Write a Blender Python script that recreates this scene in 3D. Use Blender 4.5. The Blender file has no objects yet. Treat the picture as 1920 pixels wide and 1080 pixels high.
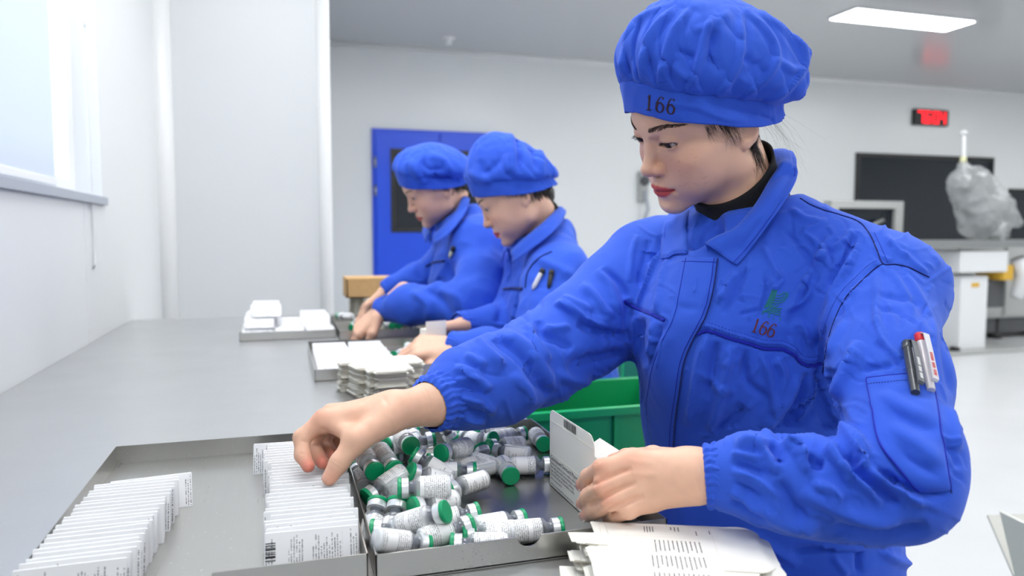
import bpy, bmesh, math, random
import numpy as np
from mathutils import Vector, Matrix
from mathutils.bvhtree import BVHTree

# ------------------------------------------------------------------ camera, world, lights, exposure
SC = bpy.context.scene
COL = SC.collection
F_PX = 1400.0                       # focal length in pixels of the 1920x1080 frame
CAM_Z = 1.08
YAW, PITCH = math.radians(17.1), math.radians(4.1)
cam_data = bpy.data.cameras.new('camera')
cam_data.sensor_width = 36.0
cam_data.lens = F_PX / 1920.0 * 36.0
cam_data.clip_start = 0.02
cam_data.dof.use_dof = True
cam_data.dof.focus_distance = 0.84
cam_data.dof.aperture_fstop = 4.8
cam = bpy.data.objects.new('camera', cam_data)
cam.location = (0, 0, CAM_Z)
cam.rotation_euler = (math.pi / 2 - PITCH, 0, -YAW)
COL.objects.link(cam)
SC.camera = cam

world = bpy.data.worlds.new('world'); SC.world = world
world.use_nodes = True
world.node_tree.nodes['Background'].inputs[0].default_value = (0.86, 0.93, 1.0, 1)
world.node_tree.nodes['Background'].inputs[1].default_value = 1.1

SC.view_settings.view_transform = 'Standard'
SC.view_settings.look = 'None'
SC.view_settings.gamma = 1.0
SC.view_settings.use_curve_mapping = False
SC.view_settings.exposure = 1.08
SC.cycles.max_bounces = 8
SC.cycles.transparent_max_bounces = 12
SC.cycles.caustics_reflective = False
SC.cycles.caustics_refractive = False
SC.cycles.sample_clamp_indirect = 6.0
# ------------------------------------------------------------------ helpers: projection
_fw = np.array([math.sin(YAW) * math.cos(PITCH), math.cos(YAW) * math.cos(PITCH), -math.sin(PITCH)])
_rt = np.array([math.cos(YAW), -math.sin(YAW), 0.0])
_up = np.cross(_rt, _fw)
_cc = np.array([0, 0, CAM_Z])
def ray(px, py): return _fw + _rt * (px - 960) / F_PX + _up * (540 - py) / F_PX
def P(px, py, d): return _cc + ray(px, py) * d          # point seen at a pixel, at depth d
def onz(px, py, z): r = ray(px, py); return _cc + r * ((z - CAM_Z) / r[2])
def ony(px, py, y): r = ray(px, py); return _cc + r * (y / r[1])
def onx(px, py, x): r = ray(px, py); return _cc + r * (x / r[0])
def proj(p):
    v = np.asarray(p, float) - _cc
    d = v @ _fw
    return np.stack([960 + F_PX * (v @ _rt) / d, 540 - F_PX * (v @ _up) / d, d], -1)

# ------------------------------------------------------------------ helpers: materials
MATS = {}
def srgb(r, g, b):
    f = lambda c: (c / 255 / 12.92) if c / 255 <= 0.04045 else ((c / 255 + 0.055) / 1.055) ** 2.4
    return (f(r), f(g), f(b), 1.0)
def mat(name, color=(0.8, 0.8, 0.8, 1), rough=0.5, metal=0.0, **kw):
    m = bpy.data.materials.new(name); m.use_nodes = True
    b = m.node_tree.nodes['Principled BSDF']
    b.inputs['Base Color'].default_value = color if len(color) == 4 else (*color, 1)
    b.inputs['Roughness'].default_value = rough
    b.inputs['Metallic'].default_value = metal
    for k, v in kw.items():
        b.inputs[k.replace('_', ' ')].default_value = v
    MATS[name] = m
    return m
class NT:
    """small node-tree writer"""
    def __init__(s, m): s.m = m; s.t = m.node_tree; s.b = s.t.nodes.get('Principled BSDF')
    def n(s, kind, **kw):
        nd = s.t.nodes.new(kind)
        for k, v in kw.items():
            if k.startswith('i_'):
                key = k[2:]
                key = int(key) if key.isdigit() else key.replace('_', ' ')
                if hasattr(v, 'is_linked'): s.t.links.new(v, nd.inputs[key])
                else: nd.inputs[key].default_value = v
            else: setattr(nd, k, v)
        return nd
    def l(s, a, b): s.t.links.new(a, b)
    def math(s, op, a, b=0.0, c=0.0, clamp=False):
        nd = s.t.nodes.new('ShaderNodeMath'); nd.operation = op; nd.use_clamp = clamp
        for i, v in enumerate((a, b, c)):
            if hasattr(v, 'is_linked'): s.t.links.new(v, nd.inputs[i])
            else: nd.inputs[i].default_value = v
        return nd.outputs[0]
    def mix(s, fac, a, b):
        nd = s.t.nodes.new('ShaderNodeMix'); nd.data_type = 'RGBA'
        for sock, v in ((nd.inputs[0], fac), (nd.inputs[6], a), (nd.inputs[7], b)):
            if hasattr(v, 'is_linked'): s.t.links.new(v, sock)
            else: sock.default_value = v
        return nd.outputs[2]
    def bump(s, height, strength=0.3, dist=0.001):
        nd = s.t.nodes.new('ShaderNodeBump'); nd.inputs['Strength'].default_value = strength
        nd.inputs['Distance'].default_value = dist
        s.t.links.new(height, nd.inputs['Height'])
        s.t.links.new(nd.outputs[0], s.b.inputs['Normal'])
        return nd

# ------------------------------------------------------------------ helpers: objects
def link(name, me, material=None, parent=None, smooth=False):
    if material is not None and not me.materials: me.materials.append(material)
    if smooth: me.shade_smooth()
    o = bpy.data.objects.new(name, me); COL.objects.link(o)
    if parent is not None: o.parent = parent
    return o
def tag(o, label, cat, group=None):
    o['label'] = label; o['category'] = cat
    if group: o['group'] = group
    return o
def empty(name, loc=(0, 0, 0), rz=0.0, label=None, cat=None, group=None):
    o = bpy.data.objects.new(name, None); COL.objects.link(o)
    o.location = loc; o.rotation_euler = (0, 0, rz); o.empty_display_size = 0.05
    if label: tag(o, label, cat, group)
    return o
def struct(name, me, material, parent=None, smooth=False):
    o = link(name, me, material, parent, smooth)
    if parent is None: o['kind'] = 'structure'
    return o
def fast_mesh(name, V, Q):
    """mesh from numpy verts and an (n,k) face array or list of arrays"""
    me = bpy.data.meshes.new(name)
    V = np.ascontiguousarray(V, np.float32)
    Qs = Q if isinstance(Q, list) else [Q]
    Qs = [np.asarray(q, np.int32) for q in Qs if len(q)]
    me.vertices.add(len(V)); me.vertices.foreach_set('co', V.ravel())
    loops = np.concatenate([q.ravel() for q in Qs])
    tot = np.concatenate([np.full(len(q), q.shape[1], np.int32) for q in Qs])
    st = np.concatenate([[0], np.cumsum(tot)[:-1]]).astype(np.int32)
    me.loops.add(len(loops)); me.loops.foreach_set('vertex_index', loops)
    me.polygons.add(len(tot)); me.polygons.foreach_set('loop_start', st)
    try: me.polygons.foreach_set('loop_total', tot)
    except Exception: pass
    me.update(calc_edges=True); me.validate()
    return me
def vcol(me, C, name='Col'):
    a = me.color_attributes.new(name, 'FLOAT_COLOR', 'POINT')
    C = np.asarray(C, np.float32)
    if C.shape[1] == 3: C = np.concatenate([C, np.ones((len(C), 1), np.float32)], 1)
    a.data.foreach_set('color', C.ravel())
class MB:
    """collects simple shapes into one mesh"""
    def __init__(s): s.v = []; s.f = []; s.mi = []
    def raw(s, V, Fs, mi=0):
        o = len(s.v); s.v += [tuple(map(float, p)) for p in V]
        s.f += [tuple(i + o for i in f) for f in Fs]; s.mi += [mi] * len(Fs); return s
    def box(s, lo, hi, M=None, mi=0, bev=0.0):
        if bev > 0:
            bm = bmesh.new(); bmesh.ops.create_cube(bm, size=1)
            for v in bm.verts: v.co = Vector([lo[i] + (v.co[i] + .5) * (hi[i] - lo[i]) for i in range(3)])
            bmesh.ops.bevel(bm, geom=bm.edges[:], offset=bev, segments=2, affect='EDGES', profile=0.6)
            bm.verts.index_update()
            V = [v.co.copy() for v in bm.verts]; Fs = [tuple(v.index for v in f.verts) for f in bm.faces]; bm.free()
        else:
            V = [Vector((x, y, z)) for z in (lo[2], hi[2]) for y in (lo[1], hi[1]) for x in (lo[0], hi[0])]
            Fs = [(0, 2, 3, 1), (4, 5, 7, 6), (0, 1, 5, 4), (2, 6, 7, 3), (0, 4, 6, 2), (1, 3, 7, 5)]
        if M is not None: V = [M @ v for v in V]
        return s.raw(V, Fs, mi)
    def lathe(s, prof, n=20, M=None, mi=0, cap0=True, cap1=True):
        V = []; Fs = []
        for r, z in prof:
            for i in range(n):
                a = 2 * math.pi * i / n; V.append(Vector((r * math.cos(a), r * math.sin(a), z)))
        for k in range(len(prof) - 1):
            for i in range(n):
                j = (i + 1) % n
                Fs.append((k * n + i, k * n + j, (k + 1) * n + j, (k + 1) * n + i))
        if cap0: Fs.append(tuple(range(n - 1, -1, -1)))
        if cap1: Fs.append(tuple((len(prof) - 1) * n + i for i in range(n)))
        if M is not None: V = [M @ v for v in V]
        return s.raw(V, Fs, mi)
    def tube(s, pts, rad, n=8, mi=0, closed=False):
        pts = [Vector(p) for p in pts]; R = rad if hasattr(rad, '__len__') else [rad] * len(pts)
        V = []; Fs = []; up = None
        for i, p in enumerate(pts):
            t = (pts[min(i + 1, len(pts) - 1)] - pts[max(i - 1, 0)])
            if closed: t = pts[(i + 1) % len(pts)] - pts[i - 1]
            t.normalize()
            if up is None: up = t.orthogonal().normalized()
            up = (up - t * up.dot(t)); up.normalize(); b = t.cross(up)
            for k in range(n):
                a = 2 * math.pi * k / n
                V.append(p + (up * math.cos(a) + b * math.sin(a)) * R[i])
        m = len(pts)
        for i in range(m if closed else m - 1):
            for k in range(n):
                j = (k + 1) % n; i2 = (i + 1) % m
                Fs.append((i * n + k, i * n + j, i2 * n + j, i2 * n + k))
        if not closed: Fs += [tuple(range(n - 1, -1, -1)), tuple((m - 1) * n + k for k in range(n))]
        return s.raw(V, Fs, mi)
    def prism(s, poly, z0, z1, M=None, mi=0):
        n = len(poly)
        V = [Vector((x, y, z0)) for x, y in poly] + [Vector((x, y, z1)) for x, y in poly]
        Fs = [tuple(range(n - 1, -1, -1)), tuple(range(n, 2 * n))] + [(i, (i + 1) % n, n + (i + 1) % n, n + i) for i in range(n)]
        if M is not None: V = [M @ v for v in V]
        return s.raw(V, Fs, mi)
    def mesh(s, name='mesh'):
        me = bpy.data.meshes.new(name); me.from_pydata(s.v, [], s.f)
        me.polygons.foreach_set('material_index', s.mi); me.update(); return me
    def obj(s, name, material, parent=None, smooth=False):
        me = s.mesh(name)
        if isinstance(material, (list, tuple)):
            for m in material: me.materials.append(m)
            material = None
        return link(name, me, material, parent, smooth)
def smooth_by_angle(o, deg=35):
    me = o.data; me.shade_smooth()
    bm = bmesh.new(); bm.from_mesh(me); lim = math.radians(deg)
    for e in bm.edges:
        e.smooth = not (len(e.link_faces) != 2 or e.calc_face_angle(0) > lim)
    bm.to_mesh(me); bm.free()
def copy_thing(o, parent=None):
    c = o.copy(); COL.objects.link(c); c.parent = parent
    for ch in list(o.children): copy_thing(ch, c)
    return c

# ------------------------------------------------------------------ helpers: signed-distance modelling
class SDF:
    def __init__(s, lo, hi, h):
        s.lo = np.asarray(lo, float); s.h = h
        s.n = np.ceil((np.asarray(hi, float) - s.lo) / h).astype(int) + 1
        s.d = np.full(tuple(s.n), 1e3, np.float32)
        s.ax = [(s.lo[i] + h * np.arange(s.n[i])).astype(np.float32) for i in range(3)]
    def comb(s, f, lo, hi, k=0.0, op='u'):
        i0 = np.clip(np.floor((np.asarray(lo) - s.lo) / s.h).astype(int) - 1, 0, s.n)
        i1 = np.clip(np.ceil((np.asarray(hi) - s.lo) / s.h).astype(int) + 2, 0, s.n)
        if (i1 <= i0).any(): return s
        sl = tuple(slice(a, b) for a, b in zip(i0, i1))
        X = s.ax[0][sl[0]][:, None, None]; Y = s.ax[1][sl[1]][None, :, None]; Z = s.ax[2][sl[2]][None, None, :]
        d = f(X, Y, Z); a = s.d[sl]
        if op == 'u':
            r = np.minimum(a, d)
            if k > 0: hh = np.maximum(k - np.abs(a - d), 0) / k; r = r - hh * hh * k * 0.25
        elif op == 's':
            r = np.maximum(a, -d)
            if k > 0: hh = np.maximum(k - np.abs(a + d), 0) / k; r = r + hh * hh * k * 0.25
        elif op == 'i':
            r = np.maximum(a, d)
        s.d[sl] = r.astype(np.float32)
        return s
    def cone(s, a, b, r1, r2, k=0.0, op='u', squash=None):
        a = np.asarray(a, np.float32); b = np.asarray(b, np.float32); ab = b - a; L = float(ab @ ab) + 1e-12
        def f(X, Y, Z):
            px, py, pz = X - a[0], Y - a[1], Z - a[2]
            t = np.clip((px * ab[0] + py * ab[1] + pz * ab[2]) / L, 0, 1)
            qx, qy, qz = px - t * ab[0], py - t * ab[1], pz - t * ab[2]
            q2 = qx * qx + qy * qy + qz * qz
            if squash is not None:     # squash = (axis, factor>1): thinner along axis
                ax, fa = squash
                c = qx * ax[0] + qy * ax[1] + qz * ax[2]
                q2 = q2 + (fa * fa - 1) * c * c
                return (np.sqrt(q2) - (r1 + t * (r2 - r1))) / math.sqrt(fa)
            return np.sqrt(q2) - (r1 + t * (r2 - r1))
        m = max(r1, r2) + 1.8 * k + s.h
        return s.comb(f, np.minimum(a, b) - m, np.maximum(a, b) + m, k, op)
    def chain(s, pts, rad, k=0.0):
        for i in range(len(pts) - 1): s.cone(pts[i], pts[i + 1], rad[i], rad[i + 1], k if i == 0 else min(k, rad[i] * .5))
        return s
    def ell(s, c, r, k=0.0, op='u', R=None):
        c = np.asarray(c, np.float32); r = np.asarray(r, np.float32)
        def f(X, Y, Z):
            p = [X - c[0], Y - c[1], Z - c[2]]
            if R is not None: p = [R[0][i] * p[0] + R[1][i] * p[1] + R[2][i] * p[2] for i in range(3)]   # R columns = axes
            k0 = np.sqrt((p[0] / r[0]) ** 2 + (p[1] / r[1]) ** 2 + (p[2] / r[2]) ** 2)
            k1 = np.sqrt((p[0] / r[0] ** 2) ** 2 + (p[1] / r[1] ** 2) ** 2 + (p[2] / r[2] ** 2) ** 2) + 1e-9
            return k0 * (k0 - 1) / k1
        m = (max(r) if R is not None else r) + 1.8 * k + s.h
        return s.comb(f, c - m, c + m, k, op)
    def net(s):
        """surface nets -> verts, quads"""
        d = s.d; ins = d < 0
        n = s.n
        c = np.zeros(tuple(n - 1), np.int8)
        for dx in (0, 1):
            for dy in (0, 1):
                for dz in (0, 1):
                    c += ins[dx:n[0] - 1 + dx, dy:n[1] - 1 + dy, dz:n[2] - 1 + dz]
        act = (c > 0) & (c < 8)
        idx = np.argwhere(act)
        ids = np.full(tuple(n - 1), -1, np.int32); ids[act] = np.arange(len(idx))
        acc = np.zeros((len(idx), 3)); cnt = np.zeros(len(idx))
        cor = [(x, y, z) for x in (0, 1) for y in (0, 1) for z in (0, 1)]
        val = {q: d[idx[:, 0] + q[0], idx[:, 1] + q[1], idx[:, 2] + q[2]].astype(float) for q in cor}
        for q in cor:
            for ax in range(3):
                if q[ax] == 0:
                    q2 = tuple(1 if i == ax else q[i] for i in range(3))
                    a, b = val[q], val[q2]
                    m = (a < 0) != (b < 0)
                    t = np.where(m, a / np.where(m, a - b, 1), 0)
                    p = np.tile(np.array(q, float), (len(idx), 1)); p[:, ax] += t
                    acc[m] += p[m]; cnt[m] += 1
        V = s.lo + (idx + acc / cnt[:, None]) * s.h
        quads = []
        for ax in range(3):
            u, v = (ax + 1) % 3, (ax + 2) % 3
            a = [slice(None)] * 3; b = [slice(None)] * 3
            a[ax] = slice(0, -1); b[ax] = slice(1, None)
            A, B = ins[tuple(a)], ins[tuple(b)]
            e = np.argwhere(A != B)
            e = e[(e[:, u] > 0) & (e[:, v] > 0) & (e[:, u] < n[u] - 1) & (e[:, v] < n[v] - 1)]
            sgn = A[e[:, 0], e[:, 1], e[:, 2]]
            def cell(du, dv):
                f = e.copy(); f[:, u] += du; f[:, v] += dv
                return ids[f[:, 0], f[:, 1], f[:, 2]]
            q = np.stack([cell(-1, -1), cell(0, -1), cell(0, 0), cell(-1, 0)], 1)
            q[~sgn] = q[~sgn][:, ::-1]
            quads.append(q)
        Q = np.concatenate(quads); Q = Q[(Q >= 0).all(1)]
        return V, Q
def normals(V, Q):
    n = np.cross(V[Q[:, 2]] - V[Q[:, 0]], V[Q[:, 3]] - V[Q[:, 1]])
    N = np.zeros_like(V)
    for i in range(4):
        for j in range(3): N[:, j] += np.bincount(Q[:, i], n[:, j], len(V))
    return N / (np.linalg.norm(N, axis=1, keepdims=True) + 1e-12)
def relax(V, Q, it=2, lam=0.5, mask=None):
    e = np.concatenate([Q[:, [0, 1]], Q[:, [1, 2]], Q[:, [2, 3]], Q[:, [3, 0]]])
    deg = np.bincount(e[:, 0], minlength=len(V)) + np.bincount(e[:, 1], minlength=len(V))
    for _ in range(it):
        S = np.zeros_like(V)
        for j in range(3):
            S[:, j] = np.bincount(e[:, 0], V[e[:, 1], j], len(V)) + np.bincount(e[:, 1], V[e[:, 0], j], len(V))
        W = V + lam * (S / np.maximum(deg, 1)[:, None] - V)
        V = W if mask is None else np.where(mask[:, None], W, V)
    return V
def vnoise(Pt, scale, seed=0):
    """smooth value noise in [-1,1]"""
    rng = np.random.RandomState(seed); tab = rng.rand(4096).astype(np.float32) * 2 - 1
    q = np.asarray(Pt, float) * scale; i = np.floor(q).astype(np.int64); f = q - i; f = f * f * (3 - 2 * f)
    out = 0
    for dx in (0, 1):
        for dy in (0, 1):
            for dz in (0, 1):
                hsh = ((i[..., 0] + dx) * 73856093 ^ (i[..., 1] + dy) * 19349663 ^ (i[..., 2] + dz) * 83492791) & 4095
                w = (f[..., 0] if dx else 1 - f[..., 0]) * (f[..., 1] if dy else 1 - f[..., 1]) * (f[..., 2] if dz else 1 - f[..., 2])
                out = out + w * tab[hsh]
    return out
def spline(pts, n):
    """Catmull-Rom through pts -> n points (any dimension)"""
    p = np.asarray(pts, float); m = len(p)
    if m < 3:
        t = np.linspace(0, 1, n)[:, None]; return p[0] * (1 - t) + p[-1] * t
    q = np.concatenate([[2 * p[0] - p[1]], p, [2 * p[-1] - p[-2]]])
    s = np.linspace(0, m - 1 - 1e-9, n); i = s.astype(int); t = (s - i)[:, None]
    a, b, c, d = q[i], q[i + 1], q[i + 2], q[i + 3]
    return 0.5 * (2 * b + (c - a) * t + (2 * a - 5 * b + 4 * c - d) * t ** 2 + (3 * b - a - 3 * c + d) * t ** 3)
def grid_quads(nu, nv, wrap=False):
    i = np.arange(nu if wrap else nu - 1)[:, None]; j = np.arange(nv - 1)[None, :]
    i2 = (i + 1) % nu
    return np.stack([i * nv + j, i2 * nv + j, i2 * nv + j + 1, i * nv + j + 1], -1).reshape(-1, 4)
# ------------------------------------------------------------------ materials
def build_materials():
    # blue work cloth
    for nm, col in (('cloth', srgb(50, 92, 212)), ('cloth_dark', srgb(18, 26, 96)), ('cloth_piping', srgb(24, 36, 168))):
        m = mat(nm, col, 0.82); n = NT(m)
        n.b.inputs['Sheen Weight'].default_value = 0.22; n.b.inputs['Sheen Roughness'].default_value = 0.45
        n.b.inputs['Sheen Tint'].default_value = (0.55, 0.7, 1.0, 1)
        n.b.inputs['Specular IOR Level'].default_value = 0.25
        if nm == 'cloth':
            tc = n.n('ShaderNodeTexCoord').outputs['Object']
            big = n.n('ShaderNodeTexNoise', i_Vector=tc, i_Scale=9.0, i_Detail=3.0)
            c = n.mix(big.outputs[0], srgb(44, 85, 206), srgb(56, 99, 217)); n.l(c, n.b.inputs['Base Color'])
            cr = n.n('ShaderNodeTexNoise', noise_type='RIDGED_MULTIFRACTAL', i_Vector=tc, i_Scale=17.0, i_Detail=4.0, i_Roughness=0.5, i_Distortion=0.7)
            fine = n.n('ShaderNodeTexNoise', i_Vector=tc, i_Scale=1500.0, i_Detail=1.0)
            h = n.math('ADD', n.math('MULTIPLY', cr.outputs[0], 0.55), n.math('MULTIPLY', fine.outputs[0], 0.05))
            n.bump(h, 0.55, 0.009)
    m = mat('knit_black', srgb(16, 16, 18), 0.9); n = NT(m)
    tc = n.n('ShaderNodeTexCoord').outputs['Object']
    w = n.n('ShaderNodeTexNoise', i_Vector=tc, i_Scale=400.0); n.bump(w.outputs[0], 0.4, 0.001)
    # skin
    m = mat('skin', rough=0.48); n = NT(m)
    a = n.n('ShaderNodeVertexColor', layer_name='Col')
    tc = n.n('ShaderNodeTexCoord').outputs['Object']
    mott = n.n('ShaderNodeTexNoise', i_Vector=tc, i_Scale=90.0, i_Detail=4.0)
    dark = n.n('ShaderNodeMix', data_type='RGBA', blend_type='MULTIPLY')
    n.l(n.math('MULTIPLY', mott.outputs[0], 0.35), dark.inputs[0]); n.l(a.outputs[0], dark.inputs[6]); dark.inputs[7].default_value = (0.86, 0.74, 0.70, 1)
    n.l(dark.outputs[2], n.b.inputs['Base Color'])
    n.b.inputs['Subsurface Weight'].default_value = 0.12; n.b.inputs['Subsurface Radius'].default_value = (1, .4, .2); n.b.inputs['Subsurface Scale'].default_value = 0.005
    n.b.inputs['Specular IOR Level'].default_value = 0.4
    pore = n.n('ShaderNodeTexNoise', i_Vector=tc, i_Scale=900.0, i_Detail=2.0); n.bump(pore.outputs[0], 0.12, 0.0006)
    m = mat('eye', rough=0.12); n = NT(m); n.b.inputs['Specular IOR Level'].default_value = 0.2; a = n.n('ShaderNodeVertexColor', layer_name='Col'); n.l(a.outputs[0], n.b.inputs['Base Color'])
    mat('hair', srgb(30, 24, 23), 0.38)
    mat('brow', srgb(74, 54, 49), 0.8)
    mat('nail', srgb(232, 178, 160), 0.22)
    mat('ink', srgb(52, 30, 52), 0.8); mat('ink_chest', srgb(92, 38, 52), 0.8); mat('ink_green', srgb(12, 116, 108), 0.8); mat('ink_black', srgb(40, 40, 46), 0.8); mat('ink_red', srgb(206, 30, 44), 0.5)
    # room
    def panel(nm, col, rough, spec=0.5):
        m = mat(nm, col, rough); n = NT(m); n.b.inputs['Specular IOR Level'].default_value = spec
        tc = n.n('ShaderNodeTexCoord').outputs['Object']
        no = n.n('ShaderNodeTexNoise', i_Vector=tc, i_Scale=1.3, i_Detail=2.0)
        n.l(n.mix(n.math('MULTIPLY', no.outputs[0], 0.25), col, tuple(c * 0.93 for c in col[:3]) + (1,)), n.b.inputs['Base Color'])
        return m
    panel('wall', srgb(234, 237, 238), 0.28); panel('ceiling', srgb(196, 198, 200), 0.22); panel('trim', srgb(240, 241, 242), 0.3)
    panel('partition', srgb(216, 219, 221), 0.3)
    m = mat('floor', srgb(202, 204, 206), 0.32); n = NT(m)
    tc = n.n('ShaderNodeTexCoord').outputs['Object']
    no = n.n('ShaderNodeTexNoise', i_Vector=tc, i_Scale=2.2, i_Detail=4.0); n.l(n.mix(no.outputs[0], srgb(194, 197, 199), srgb(208, 210, 212)), n.b.inputs['Base Color'])
    # steel
    def steel(nm, col, rough, sx=6.0, sy=420.0, ani=0.0):
        m = mat(nm, col, rough, 1.0); n = NT(m)
        tc = n.n('ShaderNodeTexCoord').outputs['Object']
        mp = n.n('ShaderNodeMapping', i_Vector=tc); mp.inputs['Scale'].default_value = (sx, sy, sx)
        st = n.n('ShaderNodeTexNoise', i_Vector=mp.outputs[0], i_Scale=1.0, i_Detail=4.0)
        sm = n.n('ShaderNodeTexNoise', i_Vector=tc, i_Scale=7.0, i_Detail=4.0)
        sc = n.n('ShaderNodeTexNoise', i_Vector=tc, i_Scale=330.0, i_Detail=0.0)
        r = n.math('ADD', n.math('MULTIPLY', st.outputs[0], 0.10), n.math('ADD', n.math('MULTIPLY', sm.outputs[0], 0.10), rough - 0.10))
        n.l(r, n.b.inputs['Roughness'])
        n.l(n.mix(n.math('GREATER_THAN', sc.outputs[0], 0.84), n.mix(n.math('MULTIPLY', sm.outputs[0], 0.5), col, tuple(c * 0.82 for c in col[:3]) + (1,)), srgb(220, 222, 224)), n.b.inputs['Base Color'])
        n.bump(st.outputs[0], 0.05, 0.0004)
    steel('steel_table', srgb(212, 213, 214), 0.33); steel('steel_tray', srgb(198, 197, 193), 0.30, 420.0, 6.0); steel('steel_dull', srgb(168, 170, 170), 0.4)
    mat('steel_dark', srgb(92, 94, 96), 0.35, 1.0)
    mat('blue_door', srgb(20, 84, 238), 0.3); mat('door_glass', srgb(22, 30, 40), 0.06); mat('black_frame', srgb(22, 24, 26), 0.4)
    mat('rubber_black', srgb(26, 26, 28), 0.6); mat('grey_paint', srgb(176, 178, 176), 0.4); mat('white_paint', srgb(232, 234, 236), 0.35); mat('grey_dark', srgb(84, 86, 88), 0.5)
    mat('yellow', srgb(222, 176, 60), 0.5); mat('green_plastic', srgb(18, 168, 96), 0.38)
    m = mat('cardboard', srgb(206, 166, 112), 0.85); n = NT(m); tc = n.n('ShaderNodeTexCoord').outputs['Object']
    no = n.n('ShaderNodeTexNoise', i_Vector=tc, i_Scale=60.0, i_Detail=3.0); n.l(n.mix(no.outputs[0], srgb(196, 154, 98), srgb(216, 178, 126)), n.b.inputs['Base Color'])
    mat('cardboard_white', srgb(214, 214, 206), 0.8); mat('cardboard_brown', srgb(128, 78, 34), 0.85)
    # plastic film
    m = mat('film', srgb(206, 210, 212), 0.16); n = NT(m); n.b.inputs['Alpha'].default_value = 0.42; n.b.inputs['Specular IOR Level'].default_value = 0.9
    # vial materials
    mat('cap_green', srgb(0, 158, 104), 0.36); mat('crimp', srgb(236, 238, 240), 0.3, 0.55); mat('stopper', srgb(92, 96, 108), 0.45)
    m = mat('powder', srgb(240, 240, 240), 0.8)
    m = bpy.data.materials.new('glass'); m.use_nodes = True; MATS['glass'] = m
    t = m.node_tree; t.nodes.clear(); out = t.nodes.new('ShaderNodeOutputMaterial'); mx = t.nodes.new('ShaderNodeMixShader')
    tr = t.nodes.new('ShaderNodeBsdfTransparent'); tr.inputs[0].default_value = (0.93, 0.95, 0.96, 1); gl = t.nodes.new('ShaderNodeBsdfGlossy'); gl.inputs['Roughness'].default_value = 0.05
    df = t.nodes.new('ShaderNodeBsdfTranslucent'); df.inputs[0].default_value = (.95, .96, .97, 1); m0 = t.nodes.new('ShaderNodeMixShader'); m0.inputs[0].default_value = 0.28; t.links.new(tr.outputs[0], m0.inputs[1]); t.links.new(df.outputs[0], m0.inputs[2])
    fr = t.nodes.new('ShaderNodeFresnel'); fr.inputs[0].default_value = 1.7
    ge = t.nodes.new('ShaderNodeNewGeometry'); mm = t.nodes.new('ShaderNodeMath'); mm.operation = 'SUBTRACT'; mm.inputs[0].default_value = 1.0; t.links.new(ge.outputs['Backfacing'], mm.inputs[1]); m2 = t.nodes.new('ShaderNodeMath'); m2.operation = 'MULTIPLY'; t.links.new(fr.outputs[0], m2.inputs[0]); t.links.new(mm.outputs[0], m2.inputs[1]); t.links.new(m2.outputs[0], mx.inputs[0]); t.links.new(m0.outputs[0], mx.inputs[1]); t.links.new(gl.outputs[0], mx.inputs[2]); t.links.new(mx.outputs[0], out.inputs[0])
    # printed paper: rows of small type from noise, in UV space (u along the line, v across)
    def printed(nm, paper, ink, rows, chars, dens, margin=0.08, blocks=3.0, rough=0.6, seed=0.0, vert=False, bold=0.0):
        m = mat(nm, paper, rough); n = NT(m)
        uv = n.n('ShaderNodeUVMap').outputs[0]
        sep = n.n('ShaderNodeSeparateXYZ', i_Vector=uv); u, v = sep.outputs[0], sep.outputs[1]
        if vert: u, v = v, u
        oi = n.n('ShaderNodeObjectInfo').outputs['Random']
        rowf = n.math('MULTIPLY', v, rows); rowi = n.math('FLOOR', rowf); rf = n.math('FRACT', rowf)
        inrow = n.math('MULTIPLY', n.math('GREATER_THAN', rf, 0.26), n.math('LESS_THAN', rf, 0.72))
        # per-row line length and gaps between paragraphs
        cmb = n.n('ShaderNodeCombineXYZ', i_X=n.math('ADD', rowi, seed), i_Y=n.math('MULTIPLY', oi, 37.0))
        wn = n.n('ShaderNodeTexWhiteNoise', noise_dimensions='3D', i_Vector=cmb.outputs[0])
        length = n.math('ADD', n.math('MULTIPLY', wn.outputs[0], 0.35), 0.60)
        blk = n.n('ShaderNodeCombineXYZ', i_X=n.math('FLOOR', n.math('MULTIPLY', v, blocks * 3)), i_Y=n.math('ADD', n.math('MULTIPLY', oi, 11.0), seed))
        wb = n.n('ShaderNodeTexWhiteNoise', noise_dimensions='3D', i_Vector=blk.outputs[0])
        keep = n.math('LESS_THAN', wb.outputs[0], dens)
        inline = n.math('MULTIPLY', n.math('GREATER_THAN', u, margin), n.math('LESS_THAN', u, n.math('SUBTRACT', length, margin)))
        ch = n.n('ShaderNodeCombineXYZ', i_X=n.math('MULTIPLY', u, chars), i_Y=n.math('MULTIPLY', rowi, 7.31), i_Z=n.math('MULTIPLY', oi, 23.0))
        wc = n.n('ShaderNodeTexNoise', i_Vector=ch.outputs[0], i_Scale=1.0, i_Detail=2.0)
        letter = n.math('GREATER_THAN', wc.outputs[0], 0.47 - bold)
        mask = n.math('MULTIPLY', n.math('MULTIPLY', inrow, inline), n.math('MULTIPLY', keep, letter))
        n.l(n.mix(n.math('MULTIPLY', mask, 0.75), paper, ink), n.b.inputs['Base Color'])
        return m
    W = srgb(242, 242, 242)
    printed('label', srgb(248, 248, 248), srgb(60, 62, 68), 14, 110, 0.80, 0.04, 2.0)
    printed('leaflet_print', srgb(240, 241, 243), srgb(58, 60, 66), 34, 44, 0.62, 0.03, 4.0, vert=True, seed=3.0)
    printed('carton_print', srgb(240, 239, 233), srgb(66, 66, 70), 30, 60, 1.0, 0.04, 3.0, seed=8.0, bold=0.06)
    mat('paper', srgb(243, 243, 244), 0.7); mat('board', srgb(240, 238, 230), 0.62); mat('board_edge', srgb(226, 220, 204), 0.8)
    # light givers
    m = mat('lamp', (1, 1, 1, 1)); n = NT(m); n.b.inputs['Emission Color'].default_value = (1, 1, 1, 1); n.b.inputs['Emission Strength'].default_value = 9.0
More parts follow.
